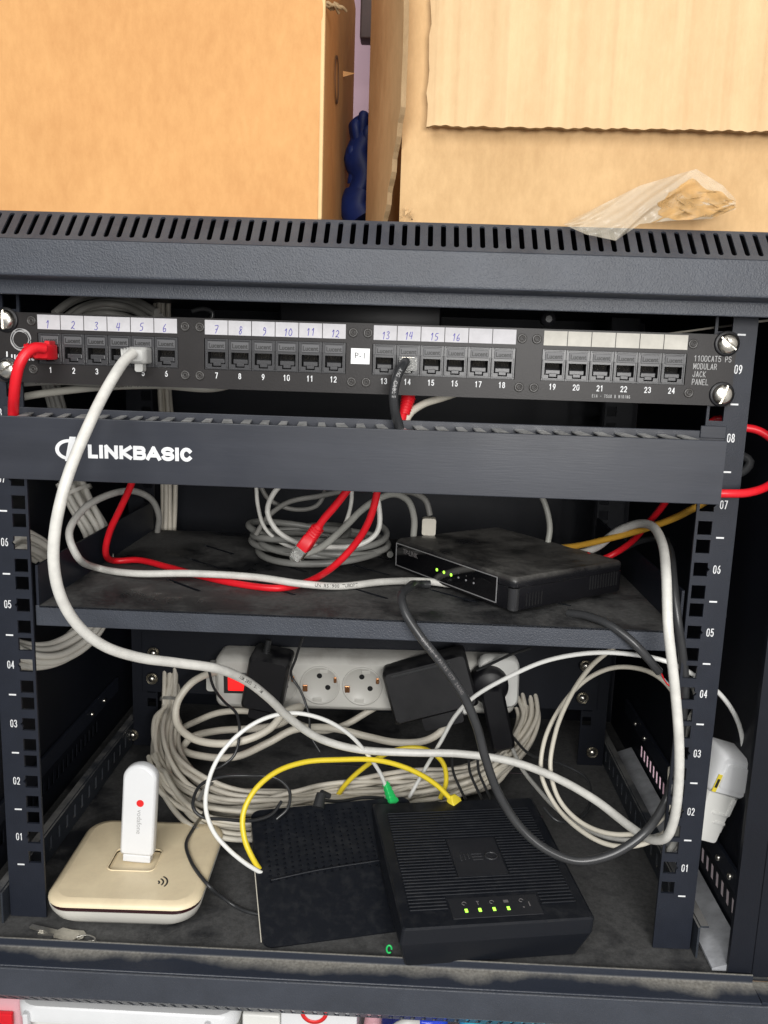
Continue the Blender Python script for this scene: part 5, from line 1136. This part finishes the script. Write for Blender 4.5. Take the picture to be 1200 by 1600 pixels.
# left flap: sticks out sideways, torn lower corner
mb = MB()
def lflap(s_, z, t):   # s_ 0..1 from far edge to near edge
    pf = P(576, 170, 70); pn = P(625, 170, -24)
    zz = ZT+1+z*215; cut = 1.0
    h = z*215
    if h < 62: cut = 1.0-0.42*(1-h/62)**0.8-(.018*math.sin(h*.35))
    bulge = 2.5*math.sin(z*6)+1.2*math.sin(z*15)
    s2 = s_*cut; return (pf.x+(pn.x-pf.x)*s2+t*.9+bulge*.3*s_, pf.y+(pn.y-pf.y)*s2+t*.45, zz)
wavy_plate(mb, 0, 1, 0, 1, 10, 60, lflap, 3.4)
mb.build('side_flap', [CARD_B, CARD_E], bx)
qa = P(590, 250, 130); MB().span((qa.x, 128, ZT+.2), (x0_-.5, 132, ZT+214)).build('gap_backing', CARD_B, bx)  # added panel that makes the gap behind the torn flap dark
mb = MB()
for i in range(9):
    q = P(632+random.uniform(-6, 14), 333+random.uniform(-8, 8), -15); r_ = random.uniform(1.5, 3.2)
    mb.add([q+Vector((random.uniform(-r_, r_), random.uniform(-2, 1), random.uniform(-r_, r_))) for _ in range(4)], [(0, 1, 2), (0, 2, 3), (0, 3, 1), (1, 3, 2)])
mb.build('crushed_corner', CARD_B, bx)
# peeled tape
tp = thing('peeled_tape', 'crumpled clear tape with brown paper stuck to it hanging over the vent slots', 'tape', P(1000, 350, -40))
def tape_pt(a, b_):
    # a along from left tip to right end, b across
    top = [(880, 350), (930, 325), (1000, 290), (1060, 272), (1088, 264), (1130, 290), (1150, 312)]; bot = [(884, 352), (915, 366), (962, 376), (1000, 350), (1045, 345), (1110, 342), (1150, 326)]
    k = a*(len(top)-1); i = min(int(k), len(top)-2); f_ = k-i
    t_ = (top[i][0]*(1-f_)+top[i+1][0]*f_, top[i][1]*(1-f_)+top[i+1][1]*f_); u_ = (bot[i][0]*(1-f_)+bot[i+1][0]*f_, bot[i][1]*(1-f_)+bot[i+1][1]*f_)
    px, py = t_[0]*(1-b_)+u_[0]*b_, t_[1]*(1-b_)+u_[1]*b_
    Y = -24-18*(b_)*(1-a*.6)-4*math.sin(b_*math.pi)-4.0*abs(math.sin(a*7+b_*3))-2.2*abs(math.sin(a*17-b_*6))-1.0*math.sin(a*43+b_*19)
    return P(px, py, Y)
def sheet(mb, a0, a1, b0, b1, na, nb, th, fn=tape_pt):
    vs = [fn(a0+(a1-a0)*i/na, b0+(b1-b0)*j/nb) for j in range(nb+1) for i in range(na+1)]; N1 = len(vs); back = [v+Vector((0, th, 0)) for v in vs]
    fs = [[j*(na+1)+i, j*(na+1)+i+1, (j+1)*(na+1)+i+1, (j+1)*(na+1)+i] for j in range(nb) for i in range(na)]
    mb.add(vs, fs, True); mb.add(back, [f[::-1] for f in fs], True)
mb = MB(); sheet(mb, 0, 1, 0, 1, 60, 20, .15); mb.build('clear_film', TAPE, tp)
def brown(a, b_): return tape_pt(min(1, a+.035*math.sin(b_*9)+.02*math.sin(b_*31)), min(1, max(0, b_+.05*math.sin(a*37))))+Vector((0, -0.4-.15*math.sin(a*40+b_*17), 0))
mb = MB(); sheet(mb, .56, .98, .22, .98, 24, 12, .3, brown); mb.build('paper_scrap', TAPEBROWN, tp)

# ------------------------------------------------------------------ between the boxes
mb = MB()
path = pts([(560, 190, 150), (566, 215, 146), (556, 245, 142), (566, 275, 140), (556, 305, 138), (560, 340, 136)])
mb.tube(spline(path, 4), [10+1.6*math.sin(i*.31)+.7*math.sin(i*.9) for i in range(len(spline(path, 4)))], 18, flat=.7)
for (u0, v0, u1, v1, r_) in ((566, 215, 568, 183, 4.2), (560, 225, 556, 196, 4.0), (572, 240, 574, 206, 3.8), (553, 262, 550, 236, 3.6)):
    mb.tube(spline(pts([(u0, v0+25, 144), (u0, v0, 142), (u1, v1, 138), (u1+1, v1-3, 139)])), [r_*1.5, r_*1.4, r_*1.2]+[r_]*200, 12)
mb.tube(spline(pts([(558, 300, 132), (552, 322, 130), (562, 345, 128)])), 13, 14, flat=.6)
o = mb.build('rubber_glove', BLUEC); o['label'] = 'crumpled blue rubber glove wedged between the two cardboard boxes'; o['category'] = 'glove'
mb = MB(); q = P(585, 20, 420); mb.span((q.x-15, 418, q.z-26), (q.x+160, 440, q.z+300), 2); o = mb.build('wooden_shelf_board', BROWNW); o['label'] = 'dark brown board high on the wall seen between the boxes'; o['category'] = 'board'

# ------------------------------------------------------------------ things below the cabinet
tb = thing('storage_tub', 'white ribbed plastic tub under the cabinet at the left', 'tub', (-165, 60, -500))
xa_, xb_ = -243, -82
mb = MB(); mb.rr([(-500, 70, 80, 14, -163, 75), (-118, 80, 88, 14, -163, 75)], n=5); mb.build('tub_wall', WPLAS, tb)
mb = MB(); mb.rr([(-118, 84, 92, 15, -163, 75), (-108, 84, 92, 15, -163, 75), (-106, 82, 90, 15, -163, 75)], n=5)
mb.build('tub_rim', WPLAS2, tb)
mb = MB()
for x in (-236, -100): mb.box((x, -18, -124), (4, 6, 30), 1)
mb.build('tub_ribs', WPLAS2, tb)
mb = MB(); mb.rr([(-500, 28, 60, 6, -278, 60), (-124, 30, 62, 6, -278, 60), (-108, 32, 64, 8, -278, 60)], n=4); mb.m = 1; mb.box((-270, -5, -128), (34, 4, 12), 1)
o = mb.build('pink_bin', [PINKP, REDC]); o['label'] = 'pink and red plastic bin at the lower left corner under the cabinet'; o['category'] = 'bin'
cb = thing('white_carton', 'white carton with a red ring printed on it under the cabinet', 'carton', (-18, 40, -500))
mb = MB(); mb.span((-47, -10, -500), (10, 90, -104), 1); mb.build('carton_body', WPLAS2, cb)
mb = MB(); c = P(491, 1580, -10); mb.lathe([(10.5, .1), (10.5, .5), (7.6, .5), (7.6, .1)], Vector((c.x, -10.1, c.z)), (0, -1, 0), 36); mb.build('red_ring_print', REDDOT, cb)
mb = MB(); mb.span((-77, -6, -500), (-48, 80, -112), 2); o = mb.build('white_carton', WPLAS); o['label'] = 'narrow plain white carton next to the ring carton under the cabinet'; o['category'] = 'carton'
def bottle(x, y, zt, r_, m1, m2, label, nm='plastic_bottle'):
    t = thing(nm, label, 'bottle', (x, y, -500))
    MB().lathe([(0, -500), (r_*1.5, -500), (r_*1.6, -490), (r_*1.6, -200), (r_*1.2, -160), (r_*.85, zt-24), (0, zt-24)], (x, y, 0), (0, 0, 1), 28).build('bottle_body', m1, t)
    MB().lathe([(r_, zt-26), (r_, zt-1.5), (r_-1.5, zt), (r_*.72, zt), (r_*.66, zt-3), (0, zt-3)], (x, y, 0), (0, 0, 1), 32).build('cap', m2, t)
bottle(23, 30, -112, 9, PINKP, PINKP, 'slim pink capped bottle beside the ring carton')
bottle(38, 14, -113, 10, NAVYP, NAVYP, 'navy bottle with pale strap between pink and blue bottles')
bottle(62, 8, -108, 17, BLUEP, BLUEP, 'royal blue capped bottle under the middle of the cabinet')
bottle(108, 8, -108, 20, CYANP, CYANP, 'left cyan capped bottle under the cabinet')
bottle(146, 16, -108, 16, CYANP, mat('pale_cyan_plastic', (.15, .6, .75), .3), 'paler cyan capped bottle right of the other one')
mb = MB(); mb.tube(spline([Vector((30, -8, -135)), Vector((38, -12, -112)), Vector((48, -12, -106)), Vector((56, -10, -108))]), 3.2, 10, flat=.6)
o = mb.build('pale_strap', GREYP); o['label'] = 'pale grey plastic strap between the pink and blue bottles'; o['category'] = 'strap'
mb = MB(); mb.rr([(-500, 90, 60, 12, 262, 60), (-128, 96, 66, 12, 262, 60)], n=5)
for k in range(3):
    ring = [Vector((262+(97)*math.cos(t)+0, 60+(67)*math.sin(t), -122+k*7+1.3*math.sin(t*40+k*3))) for t in [2*math.pi*i/240 for i in range(241)]]
    mb.tube(ring, 3.4, 6)
o = mb.build('wicker_basket', WICKER); o['label'] = 'tan wicker basket rim at the lower right under the cabinet'; o['category'] = 'basket'

for o in bpy.data.objects:
    for k in ('wx', 'wy', 'wz'):
        if k in o.keys(): del o[k]
